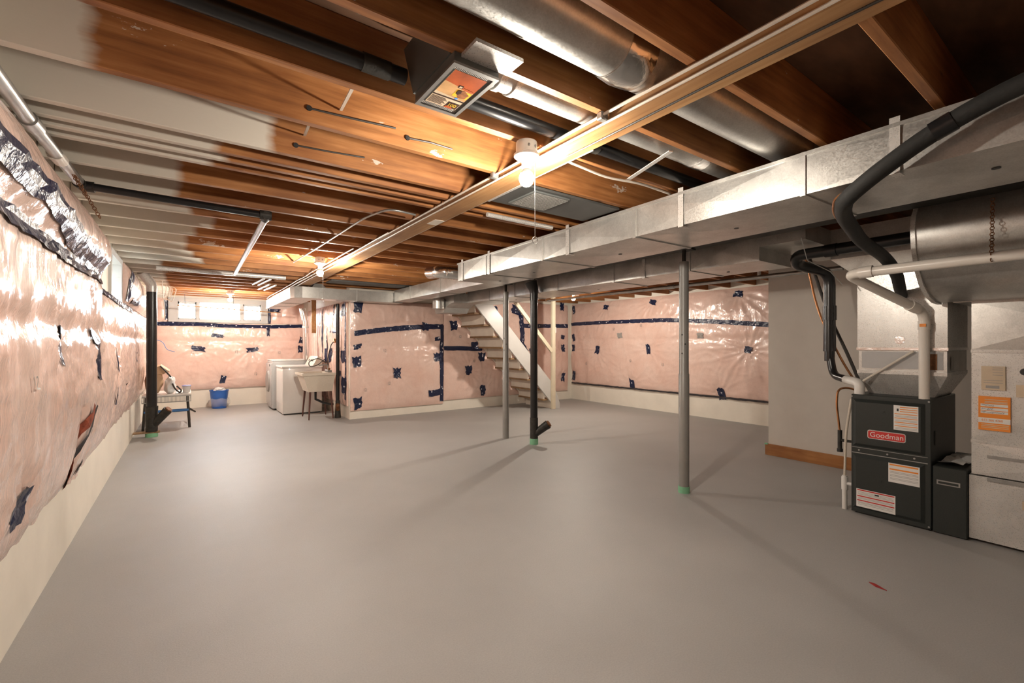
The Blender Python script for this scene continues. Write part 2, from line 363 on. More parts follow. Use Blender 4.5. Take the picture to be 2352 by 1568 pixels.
# ---------------------------------------------------------------- insulation blankets under plastic film
class Blanket:
    """quilted batt on a wall: u along the wall, v up, n out of the wall"""
    def __init__(s, name, label, o, u, n, Wd, H, t, mat='pink', pucks=(), seams=(), seed=0, du=.022, bulge=0., vert=0., wave=.0, ptop=None, group=None, edge=.10, amp=.55, top_bulge=0.):
        s.o = Vector(o); s.u = Vector(u); s.n = Vector(n); s.W = Wd; s.H = H; s.t = t; s.p = pucks; s.seams = seams
        s.seed = seed; s.bulge = bulge; s.vert = vert; s.wave = wave; s.edge = edge; s.ptop = ptop; s.amp = amp; s.tb = top_bulge
        rnd = random.Random(seed)
        s.pp = [(a, b, d, r, rnd.uniform(0, 6), rnd.choice((11, 13, 15))) for (a, b, d, r) in pucks]
        nu = max(4, int(Wd/du)); nv = max(4, int(H/du)); vs = []; fs = []
        for j in range(nv+1):
            for i in range(nu+1):
                a = Wd*i/nu; c = H*j/nv; a2, c2 = s.warp(a, c); vs.append(s.pt(a2, c2))
        for j in range(nv):
            for i in range(nu): k = j*(nu+1)+i; fs.append((k, k+1, k+nu+2, k+nu+1))
        # rim back to the wall
        ring = [i for i in range(nu+1)]+[(j)*(nu+1)+nu for j in range(1, nv+1)]+[nv*(nu+1)+i for i in range(nu-1, -1, -1)]+[j*(nu+1) for j in range(nv-1, 0, -1)]
        b0 = len(vs)
        for k in ring:
            v = vs[k]; vs.append(v-s.n*((v-s.o).dot(s.n)-.001))
        for q in range(len(ring)):
            fs.append((ring[q], b0+q, b0+(q+1) % len(ring), ring[(q+1) % len(ring)]))
        b = B(); b.v = [tuple(v) for v in vs]; b.f = fs
        s.root = tag(b.build(name, mat, None, True, loc=tuple(s.o)), label, 'insulation', group)
    def warp(s, a, c):
        if s.wave and c < .25: c = c + s.wave*(1-c/.25)*(.6*noise.noise(Vector((a*1.7, s.seed, 0)))+.4*noise.noise(Vector((a*5, s.seed+3, 0))))
        if s.ptop: c = c*s.ptop(a)
        return a, c
    def d(s, a, c):
        Hh = s.H*(s.ptop(a) if s.ptop else 1)
        e = min(a, s.W-a, c*1.4, (Hh-c)*1.4)
        ef = .42+.58*(1-math.exp(-max(0, e)/s.edge))
        q = s.t*ef
        q += s.bulge*math.sin(math.pi*min(1, max(0, c/Hh)))
        if s.tb: q += s.tb*math.exp(-((c-1.36)/.17)**2)*(1 if a < 5.5 else max(0, 1-(a-5.5)/.3))
        if s.tb and a > 6.2: q *= 1-.5*min(1, (a-6.2)/1.6)
        P = Vector((a*1.3, c*1.3, s.seed*3.1)); q += .03*s.amp*noise.noise(P)*ef
        P = Vector((a*4.2+.7*noise.noise(Vector((a*2, c*2, s.seed))), c*3., s.seed*1.7)); q += .014*s.amp*noise.noise(P)*ef
        rg = 1-abs(noise.noise(Vector((a*6.5+2*noise.noise(Vector((a*1.5, c*1.5, 5+s.seed))), c*2.4, 9+s.seed)))); q += .012*s.amp*(rg**6)*ef
        rg = 1-abs(noise.noise(Vector((a*2.2, c*9+2*noise.noise(Vector((a*2.5, c*2, 2+s.seed))), 4+s.seed)))); q += .009*s.amp*(rg**8)*ef
        if s.vert: q += s.vert*math.sin(a*38+2*noise.noise(Vector((a*3, c, s.seed))))*ef
        for (pa, pc, dep, rad, ph, k) in s.pp:
            x = a-pa; y = c-pc; r = math.hypot(x, y)
            if r > rad*4: continue
            q -= .6*dep*math.exp(-(r/(rad*.5))**2)
            th = math.atan2(y, x)
            rr2 = (1-abs(math.sin(k*.5*th+ph+1.3*math.sin(2*th+ph)+1.2*noise.noise(Vector((a*2.5, c*2.5, s.seed))))))**2; q += .017*(rr2-.3)*math.exp(-r/(rad*1.35))*min(1, r/.09)
        for (kind, w0, a0, a1, dep) in s.seams:
            x = (c-w0) if kind == 'h' else (a-w0); y = a if kind == 'h' else c
            if a0 <= y <= a1: q -= dep*math.exp(-(x/.05)**2)
        return max(.004, q)
    def pt(s, a, c, lift=0.): return s.o+s.u*a+Vector((0, 0, 1))*c+s.n*(s.d(a, c)+lift)
    def patch(s, a, c, w, h, rnd, mat='tape', name='tape_patch'):
        """ragged piece of tape lying on the film"""
        n = 16; vs = []; fs = []; ang = rnd.uniform(-.25, .25)
        for ring in (0, .5, 1):
            for k in range(n):
                th = 2*math.pi*k/n; ct, st = math.cos(th), math.sin(th); m = max(abs(ct), abs(st))
                rr = ring*(1+(rnd.uniform(-.24, .22) if ring == 1 else 0))
                x = ct/m*w/2*rr; y = st/m*h/2*rr; x, y = x*math.cos(ang)-y*math.sin(ang), x*math.sin(ang)+y*math.cos(ang)
                if ring == 0 and k > 0: continue
                vs.append(s.pt(a+x, c+y, .007+rnd.uniform(0, .004)))
        for k in range(n): fs.append((0, 1+k, 1+(k+1) % n))
        for k in range(n): fs.append((1+k, 1+n+k, 1+n+(k+1) % n, 1+(k+1) % n))
        b = B(); b.v = [tuple(v) for v in vs]; b.f = fs; return b.build(name, mat, s.root)
    def stamp(s, a, c, txt, size, mat='greyprint'):
        cu = bpy.data.curves.new('print', 'FONT'); cu.body = txt; cu.size = size; tmp = bpy.data.objects.new('tmp', cu); COL.objects.link(tmp)
        me = bpy.data.meshes.new_from_object(tmp.evaluated_get(bpy.context.evaluated_depsgraph_get())); bpy.data.objects.remove(tmp)
        for v in me.vertices: v.co = s.pt(a+v.co.x*.8, c+v.co.y, .010)-s.o
        me.materials.clear(); me.materials.append(M[mat]); o = bpy.data.objects.new('stamped_number', me); COL.objects.link(o); o.parent = s.root; return o
    def strip(s, pts, w, rnd, mat='tape', name='tape_strip', rag=.25, lift=.007, step=.06):
        P = [Vector((p[0], p[1])) for p in pts]; path = []
        for i in range(len(P)-1):
            k = max(1, int((P[i+1]-P[i]).length/step))
            for q in range(k): path.append(P[i].lerp(P[i+1], q/k))
        path.append(P[-1]); vs = []; fs = []
        for i, p in enumerate(path):
            d = (path[min(i+1, len(path)-1)]-path[max(i-1, 0)]).normalized(); nn = Vector((-d.y, d.x))
            for t in (-1, -.33, .33, 1):
                ww = w/2*t*(1+(rnd.uniform(-rag, rag) if abs(t) == 1 else 0)); q = p+nn*ww; vs.append(s.pt(q.x, q.y, lift+rnd.uniform(0, .006)))
        for i in range(len(path)-1):
            for k in range(3): fs.append((i*4+k, i*4+k+1, i*4+k+5, i*4+k+4))
        b = B(); b.v = [tuple(v) for v in vs]; b.f = fs; return b.build(name, mat, s.root)
R = random.Random(3)
# left wall: one tall bulging run, stepping down under the side window; u = Y from -1.8, v = z from .5
LY0 = -1.8
def ltop(a): return 1. if a < 5.62 else (1-.25*min(1, (a-5.62)/.22)**.7)
bl = Blanket('insulation_blanket', 'long pale insulation blanket in shiny film bulging along the left wall', (XL, LY0, .50), (0, 1, 0), (1, 0, 0), 12.85, 1.64, .12, 'pink',
    pucks=[(2.35-LY0, .19, .05, .22), (2.79-LY0, .77, .06, .22), (3.78-LY0, .66, .06, .25), (3.75-LY0, .12, .05, .2), (5.2-LY0, .6, .05, .25), (6.4-LY0, .3, .05, .2)],
    seams=[('h', .86, 0, 13, .02), ('h', 1.21, 0, 5.9, .035), ('v', 3.35-LY0, 0, .45, .05)], seed=1, du=.024, bulge=.05, wave=.16, ptop=ltop, amp=.75, edge=.15, top_bulge=.075)
bl.patch(2.35-LY0, .19, .12, .13, R)
bl.patch(2.79-LY0, .77, .09, .17, R)
bl.strip([(3.55-LY0, .83), (3.72-LY0, .80), (3.80-LY0, .68), (3.78-LY0, .56)], .08, R)
bl.strip([(3.72-LY0, .20), (3.76-LY0, .12), (3.74-LY0, .06)], .07, R)
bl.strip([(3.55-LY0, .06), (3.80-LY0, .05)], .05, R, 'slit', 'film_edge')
bl.strip([(3.52-LY0, .42), (3.38-LY0, .30), (3.30-LY0, .14), (3.18-LY0, .06)], .055, R, 'torn', 'torn_batt')
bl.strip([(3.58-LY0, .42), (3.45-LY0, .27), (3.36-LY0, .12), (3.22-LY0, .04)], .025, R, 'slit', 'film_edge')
for (y, z) in ((5.2, .6), (6.4, .3), (7.3, .62), (9.2, .7)): bl.patch(y-LY0, z, .08, .12, R)
bl.strip([(4.75-LY0, .75), (4.8-LY0, .5), (4.75-LY0, .3)], .04, R)  # dark upright strip on the film, drawn in the tape material
bl.strip([(1.6-LY0, 1.31), (1.97-LY0, 1.30), (2.24-LY0, 1.31), (2.61-LY0, 1.28), (3.0-LY0, 1.255), (3.4-LY0, 1.235), (3.95-LY0, 1.225)], .085, R, rag=.12)
bl.strip([(1.6-LY0, 1.185), (1.9-LY0, 1.175), (2.24-LY0, 1.175), (2.61-LY0, 1.17), (3.1-LY0, 1.18), (3.6-LY0, 1.19), (4.3-LY0, 1.195), (5.6-LY0, 1.20), (7.6-LY0, 1.20)], .065, R, rag=.15)
bl.stamp(2.22-LY0, .62, '12', .07)
bu2 = Blanket('insulation_blanket', 'short crinkled insulation blanket between the side window and the black stack', (XL, 6.66, 1.74), (0, 1, 0), (1, 0, 0), 4.3, .45, .09, 'pink', pucks=[(.6, .2, .04, .2), (1.6, .2, .04, .2)], seed=8, du=.03, bulge=.03)
bu2.strip([(.03, .02), (.05, .25), (.22, .40)], .09, R)
bu2.strip([(.3, .05), (1.0, .06)], .06, R)
# far wall
bf = Blanket('insulation_blanket', 'pink insulation blanket below the three-pane far window', (-.5, YF, .37), (1, 0, 0), (0, -1, 0), 2.66, 1.33, .07, 'pink',
    pucks=[(.69, .82, .07, .28), (1.63, .79, .07, .28), (1.10, .18, .06, .25), (2.58, .80, .05, .2)], seams=[('h', .97, 0, 3, .02)], seed=11, bulge=.03)
for (x, z, w, h) in ((.69, .82, .22, .10), (1.63, .79, .22, .09), (1.10, .18, .10, .17), (2.58, .80, .12, .14), (1.01, 1.08, .20, .07), (2.6, 1.0, .10, .14)): bf.patch(x, z, w, h, R)
bf.strip([(0, 1.30), (.6, 1.31), (1.2, 1.285), (1.9, 1.285), (2.62, 1.315)], .075, R, rag=.12)
bf.strip([(1.92, 1.28), (1.925, 1.08)], .06, R)
bfl = Blanket('insulation_blanket', 'narrow insulation strip left of the far window', (-.5, YF, 1.72), (1, 0, 0), (0, -1, 0), .19, .46, .05, 'pink', seed=12)
bfl.strip([(.17, .03), (.165, .42)], .05, R)
bfr = Blanket('insulation_blanket', 'pleated pink insulation piece right of the far window', (1.425, YF, 1.72), (1, 0, 0), (0, -1, 0), .72, .46, .05, 'pink', seed=13, vert=.010)
bfr.strip([(.03, .0), (.03, .43)], .055, R); bfr.patch(.13, .30, .22, .08, R)
# alcove side wall (faces -X)
ba = Blanket('insulation_blanket', 'crinkled foil-bright insulation blanket behind the laundry tub', (XA, 10.95, .22), (0, -1, 0), (-1, 0, 0), 3.02, 1.8, .05, 'pink', pucks=[(2.2, .9, .03, .2), (1.2, .9, .03, .2)], seed=15, vert=.012)
for u, z0, z1 in ((2.97, .1, 1.78), (2.62, .75, 1.7), (1.85, .7, 1.4), (1.5, .6, 1.75)): ba.strip([(u, z0), (u+.02, (z0+z1)/2), (u-.01, z1)], .055, R)
for (u, z, w, h) in ((2.35, 1.28, .5, .05), (1.75, .85, .2, .25), (2.1, .85, .12, .25), (2.9, .85, .16, .2), (2.7, .55, .16, .09), (2.93, .35, .16, .3), (2.3, 1.7, .1, .2), (2.9, 1.66, .14, .2)): ba.patch(u, z, w, h, R)
# stair wall, left part
bs = Blanket('insulation_blanket', 'pink insulation blanket with an L of navy tape beside the laundry corner', (XA+.01, YS, .14), (1, 0, 0), (0, -1, 0), 1.74, 1.90, .055, 'pink',
    pucks=[(.12, .84, .05, .25), (.12, .12, .05, .2), (.81, .62, .06, .3), (1.60, .89, .05, .25), (1.35, 1.46, .05, .2)], seams=[('h', 1.10, 0, 3, .02)], seed=21, bulge=.02)
for (x, z, w, h) in ((.12, 1.78, .15, .22), (.10, .84, .14, .18), (.12, .13, .13, .18), (.11, 1.10, .13, .08), (.81, .62, .14, .18), (1.36, 1.47, .13, .14), (1.60, 1.24, .11, .08), (1.60, .89, .13, .16)): bs.patch(x, z, w, h, R)
bs.strip([(.05, 1.32), (.6, 1.40), (1.2, 1.455), (1.72, 1.475)], .09, R, rag=.12)
bs.strip([(1.70, 1.50), (1.695, .9), (1.70, .05)], .08, R, rag=.12)
bs.strip([(1.42, .215), (1.72, .24)], .12, R)
for (a, c) in ((.20, .33), (.62, .42), (.55, 1.0)): bs.stamp(a, c, '12', .075)
# stair wall, part under and behind the stairs
def stop(a): return 1.
bs2 = Blanket('insulation_blanket', 'shaded pink insulation blanket on the wall beneath the stair flight', (XA+1.76, YS, .20), (1, 0, 0), (0, -1, 0), 3.22, 1.98, .05, 'pink',
    pucks=[(.21, 1.44, .05, .22), (.54, .56, .05, .25), (.84, .82, .05, .25), (.88, .14, .05, .22), (.67, 1.05, .04, .2), (3.0, 1.0, .05, .2), (3.0, .35, .05, .2), (1.1, 1.75, .05, .2), (1.7, 1.75, .05, .2)], seams=[('h', 1.0, 0, 1, .015)], seed=22, bulge=.02)
for (x, z, w, h) in ((.21, 1.44, .15, .17), (.54, .56, .14, .17), (.84, .82, .15, .16), (.88, .14, .12, .2), (.67, 1.06, .14, .14), (3.02, 1.94, .12, .2), (3.02, 1.24, .12, .1), (3.05, .98, .10, .16), (3.05, .32, .10, .18), (1.15, 1.78, .14, .16), (1.75, 1.80, .3, .2), (2.15, .9, .2, .14)): bs2.patch(x, z, w, h, R)
bs2.strip([(.0, 1.0), (.4, .995), (.85, .985)], .085, R, rag=.12)
bs2.strip([(1.82, 1.80), (1.86, 1.3), (1.84, 1.1), (1.98, .9)], .12, R)
bs2.strip([(1.85, 1.47), (2.4, 1.48), (3.2, 1.50)], .085, R, rag=.12)
for (a, c) in ((.62, .72), (.3, 1.2)): bs2.stamp(a, c, '12', .075)
# right wall (faces -X): u = -Y from 7.80
bz = Blanket('insulation_blanket', 'wide pink insulation blanket crossed by one long tape line on the right wall', (XR, 7.80, .37), (0, -1, 0), (-1, 0, 0), 5.1, 1.83, .06, 'pink',
    pucks=[(.06, .82, .04, .2), (.06, .18, .04, .2), (1.08, 1.70, .05, .3), (2.28, 1.72, .05, .3), (3.94, 1.73, .06, .38), (.85, .79, .06, .32), (2.19, .81, .06, .36), (4.11, .82, .07, .42), (1.78, .11, .05, .25), (3.65, .07, .05, .3)], seams=[('h', 1.0, 0, 6, .015)], seed=31, bulge=.025)
for (x, z, w, h) in ((.10, 1.70, .10, .18), (.10, 1.06, .10, .16), (.08, .83, .10, .16), (.08, .18, .12, .2), (1.08, 1.70, .14, .10), (2.28, 1.72, .15, .09), (3.94, 1.73, .14, .10), (.85, .79, .12, .18), (2.19, .81, .09, .18), (4.11, .82, .12, .10), (1.78, .11, .12, .2), (3.65, .07, .12, .2)): bz.patch(x, z, w, h, R)
for (x, z) in ((1.5, 1.09), (3.3, 1.06)): bz.patch(x, z, .12, .10, R, 'greyprint', 'tape_patch')
bz.strip([(0, 1.37), (1.0, 1.375), (1.78, 1.37), (2.6, 1.36), (3.22, 1.32), (3.8, 1.27), (4.43, 1.21), (5.08, 1.2)], .075, R, rag=.1)
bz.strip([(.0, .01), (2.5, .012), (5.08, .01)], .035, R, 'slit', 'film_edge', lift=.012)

for (a, c) in ((.5, .45), (1.75, .55), (2.5, .5), (2.0, 1.25), (1.3, 1.2)): bz.stamp(a, c, '12', .075)
for (a, c) in ((.55, .72), (1.3, .72), (1.65, .25), (2.1, .7)): bf.stamp(a, c, '12', .08)
# ---------------------------------------------------------------- strapping board with cables
sb = thing('strapping_board', 'long pine strapping board running under the joists with cables stapled on', 'board', (1.46, 0, 2.18))
b = B(); path = [(-.55, .0), (.6, .0), (1.6, -.004), (2.6, .004), (4., .0), (5.5, .004), (7., 0), (9., 0), (10.6, 0)]
for i in range(len(path)-1):
    (y0, d0), (y1, d1) = path[i], path[i+1]
    b.hexa([(1.40+d0, y0, 2.18), (1.53+d0, y0, 2.18), (1.53+d1, y1, 2.18), (1.40+d1, y1, 2.18), (1.40+d0, y0, 2.2195), (1.53+d0, y0, 2.2195), (1.53+d1, y1, 2.2195), (1.40+d1, y1, 2.2195)])
b.build('board', 'strap', sb)
B().box(1.455, 1.53, 2.98, 3.12, 2.1775, 2.18).build('paint_patch', 'white_wall', sb)
def wavy(x, z, y0, y1, amp, seed, n=40):
    return [(x+amp*noise.noise(Vector((y*1.1, seed, 0)))*2, y, z+amp*.6*noise.noise(Vector((y*1.4, seed+5, 0)))) for y in [y0+(y1-y0)*i/n for i in range(n+1)]]
cl = [('white cable draped along the left edge of the strapping board', 1.370, 2.207, -.4, 10.4, .005, 'cable', .0065),
      ('thin cable lying against the side of the strapping board', 1.387, 2.186, .4, 10.2, .004, 'cable', .0055),
      ('loose pale cable hanging beside the strapping board above the far lamps', 1.335, 2.190, 3.6, 10.3, .006, 'cable', .006),
      ('slack white cable sagging left of the strapping board near the second lamp', 1.288, 2.192, 4.4, 10.2, .016, 'cable', .006),
      ('dark wire running under the strapping board', 1.47, 2.172, -.2, 1.6, .012, 'wire_dark', .004),
      ('white cable stapled along the right edge of the strapping board', 1.542, 2.190, 1.5, 9.8, .002, 'cable', .006)]
for k, (lb, x, z, y0, y1, a, m, r) in enumerate(cl):
    tag(B().tube(wavy(x, z, y0, y1, a, k*7.3), r, 6).build('electrical_cable', m, None, True), lb, 'cable')
for y, where in ((.47, 'between the fat round pipe and the refrigerant line'), (1.285, 'on the joist between the two round pipes'), (2.08, 'on the joist just beyond the pull-chain lamp')):
    tag(B().bbox(1.352, 1.392, y-.018, y+.012, 2.188, 2.2195, .004, 1).build('cable_staple', 'steel'), 'bright cable staple by the strapping board, '+where, 'staple', 'cable staples')

# ---------------------------------------------------------------- bare bulb lamps
def lamp(loc, label, chain=True, bm_='bulb'):
    x, y = loc; t = thing('bulb_lamp', label, 'lamp', (x, y, JB), 'bare ceiling bulbs')
    z = JB-.001
    B().lathe((x, y, z-.055), [(.048, .055), (.05, .05), (.05, .0)], 24).build('junction_box', 'lampwhite', t, True)
    B().lathe((x, y, z-.08), [(.038, .0), (.058, .012), (.06, .022), (.055, .026), (.02, .027)], 24).build('lamp_holder', 'lampwhite', t, True)
    B().lathe((x, y, z-.125), [(.017, 0), (.022, .004), (.024, .03), (.026, .045)], 16).build('socket', 'lampwhite', t, True)
    B().lathe((x, y, z-.205), [(.002, 0), (.016, .003), (.028, .014), (.035, .032), (.034, .045), (.030, .057)], 18).build('bulb', bm_, t, True)
    B().lathe((x, y, z-.148), [(.0295, 0), (.024, .010), (.019, .018), (.016, .025)], 16).build('bulb_neck', 'lampwhite', t, True)
    for a in (-.6, .1): B().lathe((x+.05*math.cos(a-1.4), y+.05*math.sin(a-1.4), z-.03), [(.004, -.006), (.007, 0), (.004, .006)], 8).build('knockout', 'steel', t)
    if chain:
        cx, cy = x+.022, y-.036
        c = B(); n = 60
        for i in range(n): pass
        c.tube([(cx, cy, z-.078), (cx, cy, z-.445)], .0016, 6); ch = c.build('pull_chain', 'steel', t)
        B().tube([(cx+.016*math.cos(q*.5236), cy+.0, z-.46+.016*math.sin(q*.5236)) for q in range(13)], .0016, 6).build('pull_ring', 'steel', ch)
lamp((1.285, 1.675), 'lit bare bulb with a pull chain and ring beside the strapping board', True, 'bulb_near')
lamp((1.17, 5.20), 'lit bare bulb at the strapping board just before the cross duct', True)
lamp((.61, 9.27), 'lit bare bulb in front of the far window', False)
lamp((5.29, 5.60), 'lit bare bulb behind the ducts near the right wall', False)

# ---------------------------------------------------------------- steel beam and posts
ib = thing('steel_beam', 'dark steel beam carried on the posts between the two ducts', 'beam', (3.51, 0, 2.10))
B().box(3.44, 3.58, YN, 7.78, 2.10, 2.112).box(3.44, 3.58, YN, 7.78, 2.207, 2.2195).box(3.503, 3.517, YN, 7.78, 2.112, 2.207).build('beam', 'iron', ib)
def post(x, y, label, holes, sleeve):
    t = thing('steel_post', label, 'post', (x, y, 0), 'grey steel posts')
    B().lathe((x, y, 0), [(.044, 0), (.044, 1.02), (.0395, 1.03), (.0395, 1.99), (.030, 1.992)], 24).build('tube', 'post', t, True)
    B().lathe((x, y, 1.99), [(.017, 0), (.017, .105)], 14).build('jack_screw', 'iron', t, True)
    B().box(x-.07, x+.07, y-.07, y+.07, 2.088, 2.0995).build('top_plate', 'iron', t)
    if sleeve: B().lathe((x, y, 0), [(.048, .0), (.048, .055), (.0445, .056)], 24).build('floor_sleeve', 'green', t, True)
    for (a, z) in holes:
        dx, dy = math.cos(a), math.sin(a)
        B().tube([(x+dx*.036, y+dy*.036, z), (x+dx*.0405, y+dy*.0405, z)], .007, 8).build('pin_hole', 'ink', t)  # black disc: the shade inside the pin hole is put into its colour
post(3.49, 2.315, 'grey steel post with green sleeve at the floor, nearest the white partition', [(3.35, 1.36), (4.0, 1.28), (3.35, 1.20)], True)
post(3.525, 5.06, 'grey steel post without a sleeve, beside the black drain stack', [(3.5, 1.36), (4.25, 1.28), (3.5, 1.20)], False)

# ---------------------------------------------------------------- ducts
def crossbroken(b, x0, x1, y0, y1, z0, z1, pk=.012):
    """duct length with cross-broken bottom and side sheets"""
    c = [(x0,y0,z0),(x1,y0,z0),(x1,y1,z0),(x0,y1,z0),(x0,y0,z1),(x1,y0,z1),(x1,y1,z1),(x0,y1,z1)]
    mid = ((x0+x1)/2, (y0+y1)/2)
    vs = c+[(mid[0], mid[1], z0-pk), (x0-pk*.5, mid[1], (z0+z1)/2), (x1+pk*.5, mid[1], (z0+z1)/2)]
    b.add(vs, [(0,1,8),(1,2,8),(2,3,8),(3,0,8),(4,5,6,7),(0,4,9),(4,7,9),(7,3,9),(3,0,9),(1,5,10),(5,6,10),(6,2,10),(2,1,10),(0,1,5,4),(2,3,7,6)])
def duct(name, label, x0, x1, z0, z1, ys, mat, holes=(), cat='duct', straps=(), org=None, smat=None):
    t = thing(name, label, cat, org or ((x0+x1)/2, ys[0], z1))
    for i in range(len(ys)-1):
        b = B(); crossbroken(b, x0, x1, ys[i]+.001, ys[i+1]-.001, z0, z1); b.build('duct_section', mat, t)
    for y in ys[1:-1]:
        b = B(); w = .012; e = .007
        b.box(x0-e, x0, y-w, y+w, z0-e, z1+e).box(x1, x1+e, y-w, y+w, z0-e, z1+e).box(x0, x1, y-w, y+w, z0-e, z0).box(x0, x1, y-w, y+w, z1, z1+.004)
        b.build('drive_cleat', smat or mat, t)
    b = B(); b.box(x0-.012, x0-.0, ys[0], ys[-1], z1-.012, z1+.004).build('top_flange', mat, t)
    for y in straps:
        b = B(); b.box(x0-.010, x0-.007, y-.018, y+.018, z0-.008, 2.2195).box(x0-.010, x0+.05, y-.018, y+.018, z0-.011, z0-.008).build('hanger_strap', 'galv_pale', t)
    for (x, y) in holes:
        B().lathe((x, y, z0-.013), [(.014, 0), (.014, .004)], 12).build('screw_hole', 'ink', t)  # flat black disc painted for the dark inside a screw hole
    return t
mainduct = duct('supply_duct', 'large galvanized supply duct hanging beside the posts', 0, .60, 1.995, 2.19, [-1.9, -.55, .95, 1.98, 2.98, 3.92, 4.54], 'galv', straps=(.60, 1.62, 2.65, 3.85, 4.42), holes=((.3, 1.45), (.32, 2.4), (.3, 3.5), (.35, 4.2), (.25, .35)), org=(0, 0, 0))
mainduct.location = (2.372, 0, 0); mainduct.rotation_euler.z = -.028
b = B(); crossbroken(b, 2.86, 3.16, 4.56, 5.7, 2.0, 2.19); branch = thing('supply_duct', 'narrower galvanized duct length continuing from the supply duct to the cross duct', 'duct', (3., 4.56, 2.19))
b.build('duct_section', 'galv', branch)
b = B(); crossbroken(b, 2.86, 3.16, 5.7, 6.75, 2.0, 2.19); b.build('duct_section', 'galv', branch)
b = B(); crossbroken(b, 2.86, 3.16, 6.75, 7.42, 2.0, 2.19); b.build('duct_section', 'galv', branch)
for y in (5.7, 6.75): B().box(2.853, 3.167, y-.012, y+.012, 1.993, 2.194).build('drive_cleat', 'galv', branch)
# cross duct along X
cd = thing('cross_duct', 'galvanized duct running crosswise above the laundry corner', 'duct', (2.2, 7.5, 2.17))
ys = [1.66, 2.25, 3.02]
for i in range(2):
    B().box(ys[i]+.001, ys[i+1]-.001, 7.44, 7.74, 1.985, 2.155).build('duct_section', 'galv', cd)
B().box(2.238, 2.262, 7.434, 7.744, 1.979, 2.158).build('drive_cleat', 'galv', cd)
b = B(); prof = [(1.28, 7.74), (1.28, 7.62), (1.32, 7.5), (1.42, 7.44), (1.66, 7.44), (1.66, 7.74)]
b.prism([(x, y, 1.985) for x, y in prof], (0, 0, .17)).build('elbow', 'galv', cd, False)
for y0, y1 in ((7.74, 8.6), (8.6, 9.35), (9.35, 10.2)): B().box(1.28, 1.62, y0+.002, y1-.002, 1.985, 2.155).build('duct_section', 'galv_pale', cd)
for y in (8.6, 9.35): B().box(1.273, 1.627, y-.012, y+.012, 1.979, 2.158).build('drive_cleat', 'galv', cd)
B().prism([(1.56, 7.43, 2.157), (1.76, 7.43, 2.157), (1.70, 7.45, 2.218), (1.60, 7.45, 2.218)], (0, .25, 0)).build('takeoff', 'galv', cd)
# dark panned joist space above it
tag(B().box(1.7, 3.4, 6.86, 7.2, 2.205, 2.2195).build('joist_pan', 'pan_grey'), 'dark grey joist pan above the cross duct', 'panel')
# return duct beyond the posts, dull grey
rd = duct('return_duct', 'long return duct hanging behind the posts, beyond the steel beam', 3.70, 4.26, 1.945, 2.19, [1.78, 2.4, 3.3, 4.2, 5.1, 5.75, 6.4], 'galv', straps=(2.9, 4.6), holes=((4.0, 2.2), (4.0, 3.8), (3.95, 5.4)))
b = B(); prof = [(6.40, 2.098), (6.40, 1.945), (6.55, 1.93), (6.68, 1.88), (6.76, 1.80), (7.05, 1.80), (7.10, 1.9), (7.12, 2.098)]
b.prism([(3.45, y, z) for y, z in prof], (.45, 0, 0)).build('end_elbow', 'galv', rd)
B().lathe((3.358, 6.75, 1.86), [(.1, 0), (.1, .16)], 24).build('collar', 'galv', rd, True)
# round pipes in the joist bays
def round_duct(label, y, z, r, x0, x1, rings, name='round_duct'):
    t = thing(name, label, 'duct', (x0, y, z))
    B().tube([(x0, y, z), (x1, y, z)], r, 28).build('pipe', 'galv', t, True)
    for x in rings: B().tube([(x-.012, y, z), (x+.012, y, z)], r+.005, 28).build('crimp_ring', 'galv_pale', t, True)
    return t
r1 = round_duct('fat round galvanized pipe in the joist bay, patched with shiny tape', 1.085, 2.325, .100, -.55, 2.62, (.2,))
B().tube([(1.20, 1.085, 2.325), (1.27, 1.088, 2.325), (1.345, 1.085, 2.325)], [.104, .109, .104], 28).build('foil_wrap', 'foil', r1, True)
r2 = round_duct('thinner round galvanized pipe leaving the picture box', 1.415, 2.315, .072, .86, 2.62, (.95, 1.02))
B().tube([(2.22, 1.415, 2.315), (2.30, 1.415, 2.315)], .077, 24).build('foil_wrap', 'foil', r2, True)
# small flexible elbow at the end of the big duct
fe = thing('flex_elbow', 'crinkled aluminium elbow leaving the side of the narrow duct', 'duct', (2.858, 4.70, 2.105))
pts = fillet([(2.858, 4.70, 2.105), (2.50, 4.68, 2.105), (2.36, 4.72, 2.11), (2.35, 4.95, 2.13)], .14, 8)
B().tube(pts, [.068+.006*(i % 2) for i in range(len(pts))], 18).build('elbow', 'foil', fe, True)
# panned joist return with grille
pn = thing('joist_pan', 'grey sheet pan with a mesh grille closing a joist bay beside the supply duct', 'panel', (2.0, 2.28, 2.21))
B().box(1.56, 2.42, 2.105, 2.46, 2.205, 2.2195).build('sheet', 'pan_grey', pn)
B().box(1.70, 1.98, 2.13, 2.41, 2.196, 2.205).build('grille_frame', 'boxgrey', pn)
b = B()
for i in range(15): b.box(1.715+i*.0185, 1.720+i*.0185, 2.145, 2.395, 2.192, 2.196)
for i in range(15): b.box(1.715, 1.975, 2.147+i*.0173, 2.152+i*.0173, 2.1925, 2.1955)
b.build('grille', 'grille', pn)
B().box(1.555, 1.585, 2.105, 2.46, 2.198, 2.205).build('end_flange', 'galv_pale', pn)

